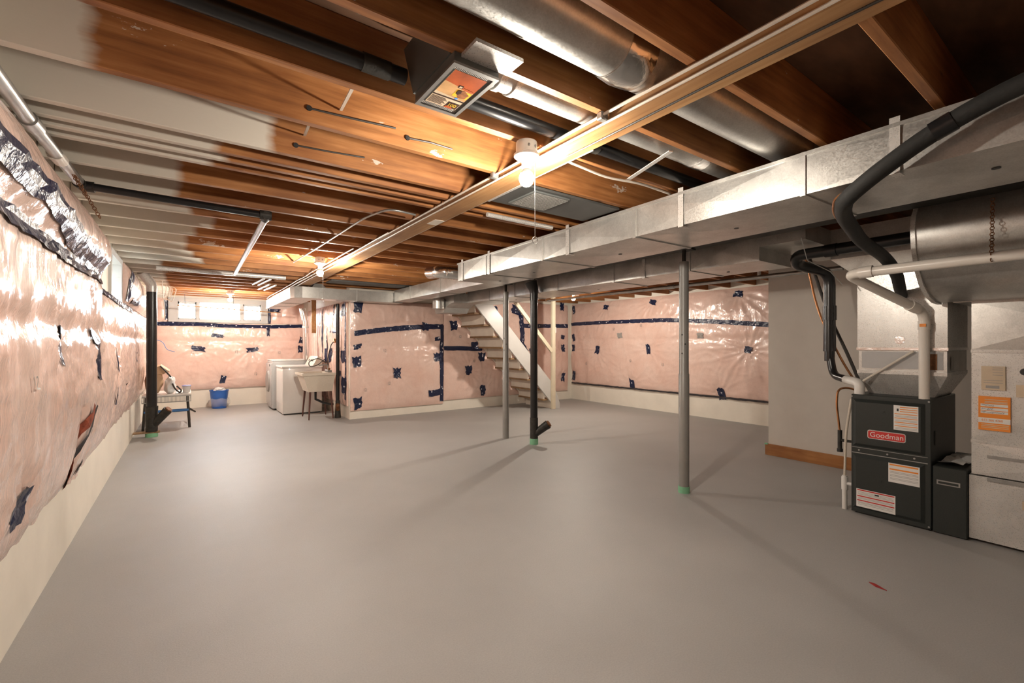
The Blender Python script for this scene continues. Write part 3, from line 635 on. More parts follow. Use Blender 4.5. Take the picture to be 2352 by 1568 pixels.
# picture box on the ceiling register
pb = thing('register_box', 'grey sheet-metal register box with a printed fireplace picture under the joists', 'box', (.78, 1.44, 2.2))
b = B(); b.hexa([(.69, 1.308, 2.221), (.87, 1.308, 2.221), (.87, 1.60, 2.221), (.69, 1.60, 2.221), (.67, 1.308, 2.40), (.88, 1.308, 2.40), (.88, 1.64, 2.40), (.67, 1.64, 2.40)]); b.build('body', 'boxgrey', pb)
B().box(.695, .865, 1.285, 1.59, 2.186, 2.2195).build('tray', 'boxgrey', pb)
B().box(.693, .867, 1.283, 1.30, 2.180, 2.188).box(.693, .867, 1.575, 1.592, 2.180, 2.188).box(.693, .707, 1.30, 1.575, 2.180, 2.188).box(.853, .867, 1.30, 1.575, 2.180, 2.188).build('rim', 'steel', pb)
B().box(.72, .90, 1.19, 1.285, 2.208, 2.2195).build('nailing_flange', 'galv_pale', pb)
b = B()
for i in range(24): b.box(.712+i*.0058, .715+i*.0058, 1.302, 1.318, 2.1845, 2.186)
b.build('fin_row', 'greyprint', pb); b = B()
for i in range(24): b.box(.712+i*.0058, .715+i*.0058, 1.555, 1.573, 2.1845, 2.186)
b.build('fin_row', 'greyprint', pb)
Z = 2.1842
PX0, PX1, PY0, PY1 = .718, .842, 1.320, 1.553
def pxy(x, y): return PX0+(x-.735)/.11*(PX1-PX0), PY0+(y-1.362)/.206*(PY1-PY0)
pic = B().box(PX0, PX1, PY0, PY1, Z, Z+.0015).build('picture', 'picpale', pb)
def pq(x0, x1, y0, y1, m, lv=1, name='print'):
    (a, c), (d, e) = pxy(x0, y0), pxy(x1, y1); return B().box(a, d, c, e, Z-.0004*lv, Z).build(name, m, pic)
def poly(pts, m, lv): return B().prism([(*pxy(x, y), Z-.0004*lv) for x, y in pts], (0, 0, .0003)).build('print', m, pic)
poly([(.735, 1.362), (.845, 1.362), (.845, 1.445), (.735, 1.425)], 'picred', 1); poly([(.735, 1.425), (.845, 1.445), (.845, 1.505), (.735, 1.49)], 'pictan', 1)
pq(.79, .842, 1.450, 1.49, 'picyellow', 2); poly([(.797, 1.452), (.815, 1.446), (.838, 1.462), (.835, 1.488), (.812, 1.492), (.80, 1.475)], 'picskin', 3); poly([(.794, 1.452), (.806, 1.449), (.810, 1.462), (.804, 1.476), (.795, 1.472)], 'picdark', 4)
pq(.785, .80, 1.425, 1.44, 'picdark', 3); pq(.788, .797, 1.428, 1.437, 'picpale', 4); poly([(.80, 1.432), (.838, 1.436), (.838, 1.446), (.80, 1.442)], 'picred', 3)
pq(.735, .845, 1.507, 1.513, 'picdark', 2)
for i in range(8): pq(.738, .785+(i % 3)*.005, 1.520+i*.0055, 1.522+i*.0055, 'picdark', 2)
pq(.802, .842, 1.528, 1.565, 'picdark', 2); poly([(.80, 1.566), (.803, 1.556), (.812, 1.552), (.825, 1.558), (.832, 1.566)], 'picred', 3)
B().lathe((*pxy(.812, 1.499), Z-.0012), [(.006, 0), (.006, .0006)], 12).build('print', 'picblue', pic)
text_mesh('lettering', '100', .028, 'picyellow', pic, (*pxy(.804, 1.545), Z-.0018), (1, 0, 0), (0, -1, 0), squash=.85)

# ---------------------------------------------------------------- pipes under the ceiling
def pipe(name, label, pts, r, mat, fil=.05, cat='pipe', n=14, group=None):
    return tag(B().tube(fillet(pts, fil) if len(pts) > 2 else pts, r, n).build(name, mat, None, True, loc=pts[0]), label, cat, group)
ap = thing('drain_pipe', 'long black plastic drain pipe tucked in a joist bay past the picture box', 'pipe', (-.5, 1.60, 2.27))
B().tube([(-.5, 1.60, 2.28), (.66, 1.605, 2.275)], .029, 16).tube([(.905, 1.605, 2.272), (2.7, 1.605, 2.265)], .029, 16).build('pipe', 'black', ap, True)
B().tube([(.50, 1.604, 2.276), (.60, 1.605, 2.275)], [.032, .032], 16).build('coupling', 'iron', ap, True)
B().tube([(1.62, 1.605, 2.27), (1.68, 1.605, 2.27)], .033, 16).build('coupling', 'iron', ap, True)
lp = thing('steel_pipe', 'steel pipe along the top of the left wall above the film', 'pipe', (-.50, 2.3, 2.18))
B().tube([(-.55, -1.6, 2.19), (-.52, 2.6, 2.185), (-.49, 3.42, 2.18)], .026, 16).build('pipe', 'steel', lp, True)
B().tube([(-.52, 2.60, 2.185), (-.515, 2.70, 2.185)], .032, 16).build('coupling', 'steel', lp, True)
B().tube([(-.51, 3.0, 2.182), (-.505, 3.1, 2.182)], .031, 16).build('coupling', 'pvc', lp, True)
bp_ = thing('drain_pipe', 'short black drain pipe crossing to a bronze tee', 'pipe', (-.47, 3.50, 2.175))
B().tube([(-.47, 3.49, 2.175), (.42, 3.50, 2.16)], .022, 16).build('pipe', 'black', bp_, True)
B().tube([(-.49, 3.44, 2.178), (-.48, 3.5, 2.175), (-.43, 3.497, 2.175)], .03, 14).build('elbow', 'iron', bp_, True)
B().tube([(.40, 3.50, 2.16), (.47, 3.50, 2.16)], .032, 14).tube([(.44, 3.47, 2.155), (.44, 3.56, 2.15)], .028, 14).build('tee', 'iron', bp_, True)
pipe('steel_pipe', 'straight grey pipe running from the bronze tee toward the far window', [(.44, 3.56, 2.15), (.48, 6.55, 2.15)], .021, 'steel')
pipe('conduit', 'thin conduit hung below the joists left of the strapping board', [(1.32, 3.02, 2.20), (1.12, 3.0, 2.205), (1.05, 3.3, 2.20), (1.02, 4.3, 2.2), (.98, 5.6, 2.205)], .0075, 'steel', .12)
pipe('gas_pipe', 'long grey gas pipe running past the end of the white partition', [(5.15, 1.69, 2.017), (5.15, 6.1, 2.047)], .023, 'steel')
tag(B().tube([(5.15, 3.55, 2.030), (5.15, 3.65, 2.0305)], .029, 14).build('pipe_coupling', 'steel', None, True), 'steel coupling on the long gas pipe', 'coupling')
tag(B().box(5.135, 5.165, 2.468, 2.495, 2.04, 2.2195).build('pipe_hanger', 'galv_pale'), 'metal strap hanging the gas pipe', 'hanger')
# joist bridging straps
for i, (x, y0, y1, z0, z1) in enumerate(((.43, 2.10, 2.46, 2.235, 2.33), (.50, 1.70, 2.06, 2.235, 2.31), (.42, 1.315, 1.55, 2.24, 2.40))):
    tag(B().bar((x, y0, z0), (x+.05, y1, z1), .012, .006).build('bridging_strap', 'cable'), ['pale bridging strap between the joists in the stained white bay', 'pale bridging strap beneath the mud-patched joist face', 'pale bridging strap beside the long black drain pipe'][i], 'strap')
tag(B().bar((1.90, 1.33, 2.212), (2.02, 1.70, 2.205), .025, .004).build('metal_strap', 'galv_pale'), 'bent metal strap across the joist bay under the thinner round pipe', 'strap')
for i, (p, q) in enumerate((((.42, 2.062, 2.28), (.80, 2.06, 2.30)), ((.44, 2.46, 2.27), (.78, 2.458, 2.29)), ((.86, 2.06, 2.27), (1.1, 2.058, 2.275)))):
    tag(B().tube([p, ((p[0]+q[0])/2, p[1]-.006, p[2]+.006), q], .0045, 6).build('wire', 'wire_dark', None, True), ['dark wire entering the mud-patched joist', 'dark wire on the half-painted joist', 'short dark wire near the bulb'][i], 'wire')
    tag(B().tube([(p[0], p[1]-.004, p[2]), (p[0], p[1]+.003, p[2])], .012, 10).build('drilled_hole', 'ink', None), ['dark hole drilled in the mud-patched joist', 'dark hole drilled in the half-painted joist', 'dark hole drilled close to the bulb'][i], 'hole')  # black disc on the joist face, its colour standing in for the hole's shade
pipe('electrical_cable', 'looped pale cable hanging by the fat round pipe', [(.60, .905, 2.30), (.62, .97, 2.20), (.67, .99, 2.19), (.70, .94, 2.24), (.70, .905, 2.3)], .006, 'cable', .05, 'cable', 8)
pipe('electrical_cable', 'tan cable dipping under the thinner round pipe to the supply duct', [(1.562, 1.69, 2.20), (1.85, 1.70, 2.185), (2.1, 1.67, 2.195), (2.42, 1.70, 2.205)], .007, 'cable', .08, 'cable', 8)
# blue-white pipe along a far joist and a bundle of wires in the far corner
pipe('duct_pipe', 'pale grey pipe lying along a joist toward the far wall', [(-.3, 6.86, 2.19), (1.1, 6.88, 2.19)], .028, 'galv_pale')
pipe('grey_pipe', 'short grey pipe along the joists beside the supply duct', [(1.72, 2.70, 2.195), (2.33, 2.71, 2.195)], .016, 'galv_pale')
for i in range(4):
    tag(B().tube(fillet([(-.45+.05*i, 9.0, 2.21), (-.25+.04*i, 8.7+.1*i, 2.18), (-.28+.03*i, 8.8, 2.02-.03*i), (-.34+.03*i, 8.9, 1.98)], .1), .006, 6).build('electrical_cable', 'cable', None, True), 'tangled pale cable drooping in the far corner behind the black stack', 'cable', 'corner cable tangle')
pipe('electrical_cable', 'single pale cable looping down behind the black stack', [(-.30, 8.46, 2.2195), (-.30, 8.5, 2.1), (-.27, 8.6, 1.7), (-.29, 8.7, 1.62), (-.36, 8.8, 1.66)], .006, 'cable', .06, 'cable', 8)
for i, (x, y) in enumerate(((.85, 6.94), (.93, 6.99), (1.0, 7.6), (1.09, 7.65))):
    tag(B().tube([(x, y, 2.17), (x-.06, y+.75, 2.165)], .014, 8).build('stub_pipe', 'pvc' if i > 1 else 'steel', None, True), ['thin steel stub pipe under the far joists', 'thin steel stub pipe under the far joists', 'pale stub pipe nearer the far lamp', 'pale stub pipe nearer the far lamp'][i], 'pipe', ['steel stub pipes', 'steel stub pipes', 'pale stub pipes', 'pale stub pipes'][i])
# chain over the left wall film
def chain(name, label, p0, p1, n, mat, r=.009):
    t = thing(name, label, 'chain', p0); p0 = Vector(p0); p1 = Vector(p1); d = (p1-p0); L = d.length/n; d.normalize()
    s = d.cross(Vector((.3, .8, .2))).normalized(); s2 = d.cross(s)
    for i in range(n):
        c = p0+d*L*(i+.5); a = s if i % 2 else s2
        B().tube([c+d*math.cos(q*math.pi/5)*L*.62+a*math.sin(q*math.pi/5)*r for q in range(11)], r*.26, 5, False).build('link', mat, t)
    return t
chain('pipe_chain', 'rusty chain hanging over the film from the steel pipe, longer strand', (-.455, 3.10, 2.12), (-.365, 3.14, 1.93), 15, 'rust', .008)
chain('pipe_chain', 'rusty chain hanging over the film from the steel pipe, short strand', (-.455, 3.06, 2.11), (-.40, 3.02, 2.00), 9, 'rust', .008)

# ---------------------------------------------------------------- drain stacks
s1 = thing('drain_stack', 'black drain stack with a cleanout branch in front of the bench', 'pipe', (-.40, 8.0, 0))
B().tube([(-.40, 8.0, .34), (-.40, 8.0, 2.02)], .060, 24).build('pipe', 'black', s1, True)
B().tube(fillet([(-.40, 8.0, 2.0), (-.40, 8.0, 2.10), (-.50, 7.9, 2.26)], .1), .063, 20).build('offset', 'galv_pale', s1, True)
B().tube([(-.40, 8.0, .07), (-.40, 8.0, .10), (-.40, 8.0, .33), (-.40, 8.0, .42)], [.066, .070, .070, .074], 24).build('hub', 'iron', s1, True)
br = B().tube([(-.40, 8.0, .14), (-.27, 7.93, .30), (-.215, 7.90, .37)], [.052, .055, .058], 20).build('cleanout_branch', 'iron', s1, True)
B().tube([(-.222, 7.904, .362), (-.205, 7.895, .383)], .042, 16).build('cleanout_plug', 'rust', br, True)
B().box(-.60, -.31, 7.94, 8.06, .055, .07).build('foot_plate', 'oldwood', s1)
B().lathe((-.40, 8.0, 0), [(.072, 0), (.072, .055)], 24).build('floor_sleeve', 'green', s1, True)
s2 = thing('drain_stack', 'black drain stack with a rusty cleanout branch between the steel posts', 'pipe', (3.61, 4.55, 0))
B().tube([(3.61, 4.55, .33), (3.61, 4.55, 1.90)], .047, 24).build('pipe', 'black', s2, True)
B().tube([(3.61, 4.55, 1.84), (3.61, 4.55, 1.95)], .053, 24).tube([(3.61, 4.55, 1.93), (3.606, 4.554, 1.98), (3.59, 4.567, 2.03), (3.578, 4.576, 2.075)], [.053, .058, .070, .082], 24).build('top_fitting', 'black', s2, True)
B().tube([(3.61, 4.55, .075), (3.61, 4.55, .34)], .052, 24).build('hub', 'iron', s2, True)
br = B().tube([(3.61, 4.55, .12), (3.70, 4.46, .22), (3.74, 4.42, .26)], [.045, .052, .056], 20).build('cleanout_branch', 'iron', s2, True)
B().tube([(3.737, 4.423, .257), (3.752, 4.408, .272)], .042, 16).build('cleanout_plug', 'rust', br, True)
B().lathe((3.61, 4.55, 0), [(.055, 0), (.055, .075)], 24).build('floor_sleeve', 'green', s2, True)
s3 = thing('drain_stack', 'thin black stack pipe standing behind the laundry tub', 'pipe', (2.13, 8.18, 0))
B().tube([(2.13, 8.18, .1), (2.13, 8.18, 1.98)], .030, 18).build('pipe', 'black', s3, True)
B().tube([(2.13, 8.18, 0), (2.13, 8.18, .06), (2.13, 8.18, .30)], [.055, .05, .036], 16).build('hub', 'iron', s3, True)
B().tube([(2.13, 8.18, .12), (2.11, 8.11, .20), (2.10, 8.08, .235)], .034, 14).build('branch', 'rust', s3, True)

# ---------------------------------------------------------------- stairs (flight climbs toward -X)
st = thing('staircase', 'open basement stair flight with white risers and a pale grey stringer', 'stairs', (5.0, 7.3, 0))
slope = -1.04
def stringer(y0, y1, mat):
    poly = [(6.08, 0), (6.08, .10), (5.93, .46), (4.32, 2.15), (3.98, 2.15), (3.98, 2.10), (5.98, .0)]
    B().prism([(x, y0, z) for x, z in poly], (0, y1-y0, 0)).build('stringer', mat, st)
stringer(6.83, 6.87, 'stairgrey'); stringer(7.70, 7.74, 'riser')
for i in range(10):
    z = .20+i*.205; x = 5.90-i*.197
    B().bbox(x-.216, x+.01, 6.872, 7.698, z-.032, z, .004, 1).build('tread', 'oldwood', st)
    B().box(x-.20, x-.185, 6.872, 7.698, z, z+.173).build('riser', 'riser', st)
B().box(5.885, 5.90, 6.872, 7.698, .0, .168).build('riser', 'riser', st)
nw = thing('newel_post', 'tall cream newel post at the foot of the stairs', 'post', (5.87, 6.80, 0))
B().bbox(5.835, 5.915, 6.765, 6.825, 0, 2.2, .006).build('post', 'railcream', nw)
B().bar((4.86, 6.795, 2.15), (5.84, 6.795, 1.14), .035, .07).build('handrail', 'railcream', nw)
B().bar((5.76, 6.79, 1.20), (5.81, 6.79, 1.16), .02, .02).build('bracket', 'iron', nw)
tag(B().bbox(5.92, 5.965, 6.80, 6.82, 1.50, 1.62, .004, 1).build('light_switch', 'white'), 'white switch plate fixed on the newel post', 'switch')

# ---------------------------------------------------------------- laundry corner
dr = thing('clothes_dryer', 'white clothes dryer beside the laundry tub', 'dryer', (1.72, 9.35, 0))
B().bbox(1.39, 2.06, 9.0, 9.70, .02, .845, .012).build('cabinet', 'white', dr, True)
B().bbox(1.375, 2.07, 8.99, 9.71, .845, .88, .012).build('top', 'white', dr, True)
B().box(1.386, 1.39, 9.03, 9.67, .20, .80).build('front_panel', 'white', dr)
B().box(1.42, 2.03, 9.03, 9.67, 0, .02).build('plinth', 'ink', dr)
con = B().prism([(1.90, 9.0, .88), (2.06, 9.0, .88), (2.06, 9.0, 1.04), (1.99, 9.0, 1.05)], (0, .7, 0)).build('console', 'tub', dr)
for y in (9.2, 9.35, 9.5): B().tube([(1.945, y, .97), (1.93, y, .975)], .02, 12).build('knob', 'greyprint', con)
wa = thing('washing_machine', 'grey washing machine behind the white dryer', 'washer', (1.72, 10.1, 0))
B().bbox(1.33, 2.0, 9.78, 10.45, .03, .95, .02, 3).build('cabinet', 'greyenamel', wa, True)
B().bbox(1.31, 1.335, 9.79, 10.44, .10, .90, .01).build('front_panel', 'greyenamel', wa, True)
B().bbox(1.33, 2.0, 9.78, 10.45, .95, .975, .008).build('top', 'white', wa, True)
B().tube([(1.31, 10.11, .55), (1.28, 10.11, .55)], [.22, .20], 24).build('door', 'greyprint', wa, True)
B().tube([(1.31, 9.9, .87), (1.29, 9.9, .87)], .02, 12).build('knob', 'steel', wa)
for (x, y) in ((1.4, 9.85), (1.93, 9.85), (1.4, 10.38), (1.93, 10.38)): B().lathe((x, y, 0), [(.02, 0), (.02, .03)], 10).build('foot', 'ink', wa)
tb = thing('laundry_tub', 'cream laundry tub on splayed brown legs', 'sink', (1.82, 8.42, 0))
x0, x1, y0, y1 = 1.56, 2.08, 8.12, 8.72; zt, zb = .785, .47
outer = [(x0, y0), (x1, y0), (x1, y1), (x0, y1)]; bo = [(x0+.10, y0+.06), (x1-.04, y0+.06), (x1-.04, y1-.06), (x0+.10, y1-.06)]
inn = [(x0+.03, y0+.03), (x1-.09, y0+.03), (x1-.09, y1-.03), (x0+.03, y1-.03)]; bi = [(x0+.13, y0+.09), (x1-.10, y0+.09), (x1-.10, y1-.09), (x0+.13, y1-.09)]
vs = [(x, y, zb) for x, y in bo]+[(x, y, zt) for x, y in outer]+[(x, y, zt) for x, y in inn]+[(x, y, zb+.03) for x, y in bi]
fs = [(3, 2, 1, 0)]+[(i, (i+1) % 4, 4+(i+1) % 4, 4+i) for i in range(4)]+[(4+i, 4+(i+1) % 4, 8+(i+1) % 4, 8+i) for i in range(4)]+[(8+i, 8+(i+1) % 4, 12+(i+1) % 4, 12+i) for i in range(4)]+[(12, 13, 14, 15)]
B().add(vs, fs).build('basin', 'tub', tb)
B().box(x0-.012, x1+.005, y0-.012, y0+.0, zt-.035, zt+.003).box(x0-.012, x1+.005, y1, y1+.012, zt-.035, zt+.003).box(x0-.012, x0, y0, y1, zt-.035, zt+.003).build('rim', 'tub', tb)
for (xa, ya, xb, yb) in ((1.69, 8.21, 1.66, 8.16), (2.02, 8.21, 2.05, 8.16), (1.69, 8.63, 1.66, 8.68), (2.02, 8.63, 2.05, 8.68)):
    B().tube([(xb, yb, 0), (xa, ya, zb+.01)], [.011, .018], 10).build('leg', 'brownleg', tb, True)
B().tube([(1.82, 8.42, zb), (1.82, 8.42, .32), (1.95, 8.42, .25), (2.08, 8.3, .22)], .022, 10).build('trap', 'black', tb, True)
fc = thing('faucet', 'wall faucet with looped hoses over the laundry tub', 'faucet', (2.02, 8.4, zt))
B().bbox(2.0, 2.07, 8.33, 8.55, zt+.003, zt+.04, .006).build('base', 'steel', fc)
B().tube(fillet([(2.03, 8.44, zt+.03), (2.03, 8.44, zt+.14), (1.88, 8.44, zt+.12)], .05), .012, 10).build('spout', 'steel', fc, True)
for y in (8.37, 8.51): B().lathe((2.035, y, zt+.04), [(.012, 0), (.02, .02), (.018, .035)], 10).build('tap', 'rust', fc)
B().tube(fillet([(2.04, 8.45, zt+.04), (2.02, 8.42, zt+.25), (2.08, 8.40, zt+.50), (2.14, 8.40, zt+.55)], .1), .009, 8).build('hose', 'wire_dark', fc, True)
B().tube(fillet([(2.0, 8.45, zt+.16), (1.86, 8.40, zt+.26), (1.70, 8.40, zt+.19), (1.72, 8.42, zt+.10), (1.85, 8.42, zt+.12), (1.98, 8.42, zt+.24)], .12), .007, 8).build('hose', 'wire_dark', fc, True)
B().tube([(2.14, 8.38, zt+.53), (2.14, 8.42, zt+.58)], .022, 8).build('valve', 'copper', fc)
pipe('supply_pipe', 'copper supply pipe on the film behind the laundry tub', [(2.17, 8.32, .80), (2.17, 8.32, 1.28)], .009, 'copper')
pipe('supply_pipe', 'brass-capped supply pipe between the tub and the thin stack', [(2.135, 8.26, .78), (2.135, 8.26, 1.25)], .010, 'rust')
dv = thing('dryer_vent', 'silver dryer vent pipe rising beside a wood stud', 'pipe', (1.95, 9.75, .9))
B().tube([(1.93, 9.768, .974), (1.92, 9.768, 1.72), (1.86, 9.768, 1.99)], .055, 20).build('pipe', 'foil', dv, True)
B().tube([(1.921, 9.768, 1.60), (1.921, 9.768, 1.64)], .059, 20).build('crimp_ring', 'galv_pale', dv, True)
tag(B().bbox(2.02, 2.10, 9.66, 9.70, 1.50, 2.2, .004, 1).build('wood_stud', 'strap'), 'short orange wood stud hanging beside the dryer vent', 'stud')
# bench with things on it
bn = thing('bench', 'low bench with white top, perforated apron and dark tube legs', 'bench', (-.25, 8.95, 0))
B().bbox(-.545, .05, 8.55, 9.35, .495, .52, .006).build('top', 'white', bn)
b = B(); b.box(-.545, .05, 8.553, 8.557, .40, .412).box(-.545, .05, 8.553, 8.557, .485, .496)
for i in range(36): b.box(-.545+i*.0165, -.538+i*.0165, 8.553, 8.557, .412, .486)
b.build('apron', 'steel', bn)
b = B(); b.box(.046, .05, 8.557, 9.33, .40, .412).box(.046, .05, 8.557, 9.33, .485, .496)
for i in range(44): b.box(.046, .05, 8.56+i*.0175, 8.567+i*.0175, .412, .486)
b.build('apron', 'steel', bn)
for (xa, xb, y) in ((-.50, -.53, 8.60), (0, .03, 8.60), (-.50, -.53, 9.3), (0, .03, 9.3)):
    B().tube([(xb, y-.03 if y < 9 else y+.03, 0), (xa, y, .49)], .018, 10).build('leg', 'wire_dark', bn, True)
B().tube([(-.52, 8.585, .27), (.02, 8.585, .27)], .022, 10).build('stretcher', 'bluesteel', bn, True)
B().tube([(.015, 8.6, .30), (.10, 8.7, .22), (.03, 9.25, .20)], .012, 8).build('stretcher', 'wire_dark', bn, True)
def blob(c, r, seed, amp=.25, nu=20, nv=12):
    vs = []; fs = []
    for j in range(nv+1):
        for i in range(nu):
            th = 2*math.pi*i/nu; ph = math.pi*j/nv; d = Vector((math.sin(ph)*math.cos(th), math.sin(ph)*math.sin(th), -math.cos(ph)))
            k = 1+amp*noise.noise(d*1.8+Vector((seed, 0, 0))); vs.append((c[0]+d.x*r[0]*k, c[1]+d.y*r[1]*k, c[2]+max(-.92, d.z)*r[2]*(k if d.z > -.6 else 1)))
    for j in range(nv):
        for i in range(nu): fs.append((j*nu+i, j*nu+(i+1) % nu, (j+1)*nu+(i+1) % nu, (j+1)*nu+i))
    return B().add(vs, fs)
bg = thing('cloth_bag', 'tan cloth bag with dark strap leaning on the bench against the wall', 'bag', (-.42, 8.8, .52))
blob((-.41, 8.80, .725), (.11, .17, .22), 2, .2).build('body', 'kraft', bg, True)
B().prism([(-.50, 8.66, .90), (-.33, 8.66, .95), (-.22, 8.70, .86), (-.30, 8.68, .82), (-.48, 8.66, .84)], (0, .25, .02)).build('flap', 'kraft', bg)
B().tube(fillet([(-.33, 8.62, .95), (-.27, 8.60, .88), (-.20, 8.60, .78)], .05), .012, 8).build('strap', 'wire_dark', bg, True)
wb = thing('plastic_bag', 'white plastic bag with black handle bands slumped on the bench', 'bag', (-.22, 8.76, .52))
blob((-.215, 8.76, .645), (.075, .13, .135), 6, .35).build('body', 'bagwhite', wb, True)
B().tube(fillet([(-.185, 8.63, .68), (-.15, 8.615, .59), (-.09, 8.61, .535), (-.07, 8.61, .57), (-.13, 8.615, .64)], .04), .011, 8).build('handle', 'wire_dark', wb, True)
tg = tag(B().bbox(-.15, .02, 8.62, 9.2, .521, .532, .004, 1).build('tray', 'bagwhite'), 'flat white sheet lying on the bench top', 'sheet')
cn = thing('food_container', 'frosted plastic container with a purple lid on the bench', 'container', (-.02, 8.66, .533))
B().lathe((-.01, 8.68, .533), [(.045, 0), (.055, .09), (.056, .095)], 18).build('tub', 'clearplastic', cn, True)
B().lathe((-.01, 8.68, .629), [(.06, 0), (.06, .010), (.05, .013)], 18).build('lid', 'purple', cn, True)
bk = thing('waste_bin', 'blue plastic waste bin with a clear liner by the far wall', 'bin', (.52, 10.78, 0))
B().lathe((.52, 10.78, .003), [(.12, 0), (.125, .01), (.16, .34), (.168, .345), (.168, .36), (.155, .36), (.15, .33), (.11, .03)], 28).build('bin', 'blue', bk, True)
vs = []
blob((.52, 10.78, .125), (.175, .17, .13), 4, .25).build('liner', 'clearbag', bk, True)
blob((.53, 10.78, .37), (.10, .10, .05), 9, .4).build('rubbish', 'bagwhite', bk, True)
pipe('curtain_rod', 'thin wooden rod hung across the far window', [(-.15, 10.48, 2.005), (1.55, 10.48, 1.93)], .009, 'strap')
for x, z in ((-.03, 2.0), (.75, 1.965)):
    tag(B().tube([(x, 10.48, z), (x-.01, 10.48, 2.2195)], .003, 5).build('hanging_wire', 'wire_dark'), 'thin wire holding up the rod across the far window', 'wire', 'rod wires')
pipe('wire', 'blue wire dangling off the wall behind the black stack', [(-.49, 9.6, 1.38), (-.33, 9.6, 1.32), (-.28, 9.58, 1.18), (-.17, 9.56, 1.15)], .005, 'bluesteel', .06, 'wire', 6)

# ---------------------------------------------------------------- furnace
fn = thing('furnace', 'black gas furnace cabinet with a red maker badge and warning labels', 'furnace', (4.4, 1.07, 0))
FX = 4.12
B().bbox(FX, 4.80, .842, 1.30, .012, .90, .004, 1).build('cabinet', 'furnace', fn)
B().box(FX+.02, 4.78, .86, 1.28, 0, .014).build('base', 'ink', fn)
def door(y0, y1, z0, z1):
    b = B(); e = .022; d = .016
    b.hexa([(FX, y0, z0), (FX, y1, z0), (FX, y1, z1), (FX, y0, z1), (FX-d, y0+e, z0+e), (FX-d, y1-e, z0+e), (FX-d, y1-e, z1-e), (FX-d, y0+e, z1-e)]); return b.build('door', 'furnace', fn)
d1 = door(.872, 1.288, .512, .868); d2 = door(.872, 1.288, .045, .452)
B().box(FX-.004, FX, .85, 1.295, .875, .897).build('top_rail', 'furnace', fn); B().box(FX-.003, FX, .86, 1.295, .458, .463).box(FX-.003, FX, .86, 1.295, .500, .503).build('mid_rail', 'steel', fn)
for y in (.93, 1.08, 1.25): B().tube([(FX, y, .482), (FX-.005, y, .482)], .006, 8).build('screw', 'steel', fn)
for (y, z) in ((.853, .885), (1.295, .885), (.853, .03)): B().tube([(FX, y, z), (FX-.006, y, z)], .006, 8).build('screw', 'steel', fn)
DX = FX-.0165
def decal(p, y0, y1, z0, z1, m, lv=0, name='label'): return B().box(DX-.0012-.0006*lv, DX, y0, y1, z0, z1).build(name, m, p)
decal(d1, .905, 1.04, .67, .845, 'white_paper')
for i, z in enumerate((.833, .818, .803)): decal(d1, .91, 1.005, z-.0025, z+.0025, 'orange', 1, 'label_stripe')
for z in (.785, .755, .725, .70): decal(d1, .91, 1.035, z-.0025, z+.0025, 'orange', 1, 'label_stripe')
decal(d1, 1.012, 1.022, .803, .822, 'ink', 1, 'label_mark')
b = B()
for z in (.772, .765, .742, .735, .713, .687, .68): b.box(DX-.0018, DX, .912, 1.03, z-.001, z+.001)
b.build('label_text', 'greyprint', d1)
def rrect(y0, y1, z0, z1, r, x, th):
    pts = []
    for (cy, cz, a) in ((y1-r, z1-r, 0), (y0+r, z1-r, 1), (y0+r, z0+r, 2), (y1-r, z0+r, 3)):
        for k in range(5): t = a*math.pi/2+k*math.pi/8; pts.append((x, cy+r*math.cos(t), cz+r*math.sin(t)))
    return B().prism(pts, (th, 0, 0))
rrect(.972, 1.193, .583, .647, .014, DX-.004, .004).build('badge_frame', 'galv_pale', d1)
bd = rrect(.977, 1.188, .588, .642, .011, DX-.0055, .004).build('badge', 'red', d1)
text_mesh('lettering', 'Goodman', .052, 'white_paper', d1, (DX-.0062, 1.178, .614), (0, -1, 0), (0, 0, 1), squash=.93)
decal(d2, .898, 1.07, .292, .428, 'white_paper')
for z in (.417, .385): decal(d2, .905, 1.063, z-.005, z+.005, 'orange', 1, 'label_stripe')
b = B()
for z in (.368, .36, .345, .337, .322, .314): b.box(DX-.0018, DX, .905, 1.06, z-.0012, z+.0012)
b.build('label_text', 'greyprint', d2)
decal(d2, 1.03, 1.262, .062, .195, 'white_paper')
for z in (.187, .142, .11): decal(d2, 1.036, 1.256, z-.004, z+.004, 'red', 1, 'label_stripe')
decal(d2, 1.125, 1.15, .166, .176, 'ink', 1, 'label_mark')
b = B()
for z in (.172, .163, .155, .13, .123, .097, .09, .08): b.box(DX-.0018, DX, 1.04, 1.25, z-.0012, z+.0012)
b.build('label_text', 'greyprint', d2)
for (y, z) in ((1.10, .79), (1.115, .28)): B().tube([(DX, y, z), (DX-.003, y, z)], .008, 10).build('knockout', 'furnace', fn)
B().box(4.20, 4.216, .838, .842, .58, .68).build('side_slot', 'ink', fn)
fbx = thing('filter_box', 'low black filter cabinet between the furnace and the return drop', 'cabinet', (4.4, .75, 0))
B().bbox(4.125, 4.80, .668, .838, .005, .455, .005, 1).build('body', 'furnace', fbx)
hs = B().box(4.121, 4.126, .70, .815, .335, .365).build('handle_slot', 'greyprint', fbx); B().box(4.1195, 4.122, .708, .807, .342, .357).build('slot_opening', 'furnace', hs)
tag(B().add([(4.14+.09*i, .69+.13*((j)/3), .466+.012*math.sin(i*1.7+j)+.018*abs(i-2.5)/2.5) for j in range(4) for i in range(6)], [(j*6+i, j*6+i+1, j*6+i+7, j*6+i+6) for j in range(3) for i in range(5)]).build('paper_sheaf', 'white_paper'), 'curled paper booklet lying on the filter cabinet', 'paper')
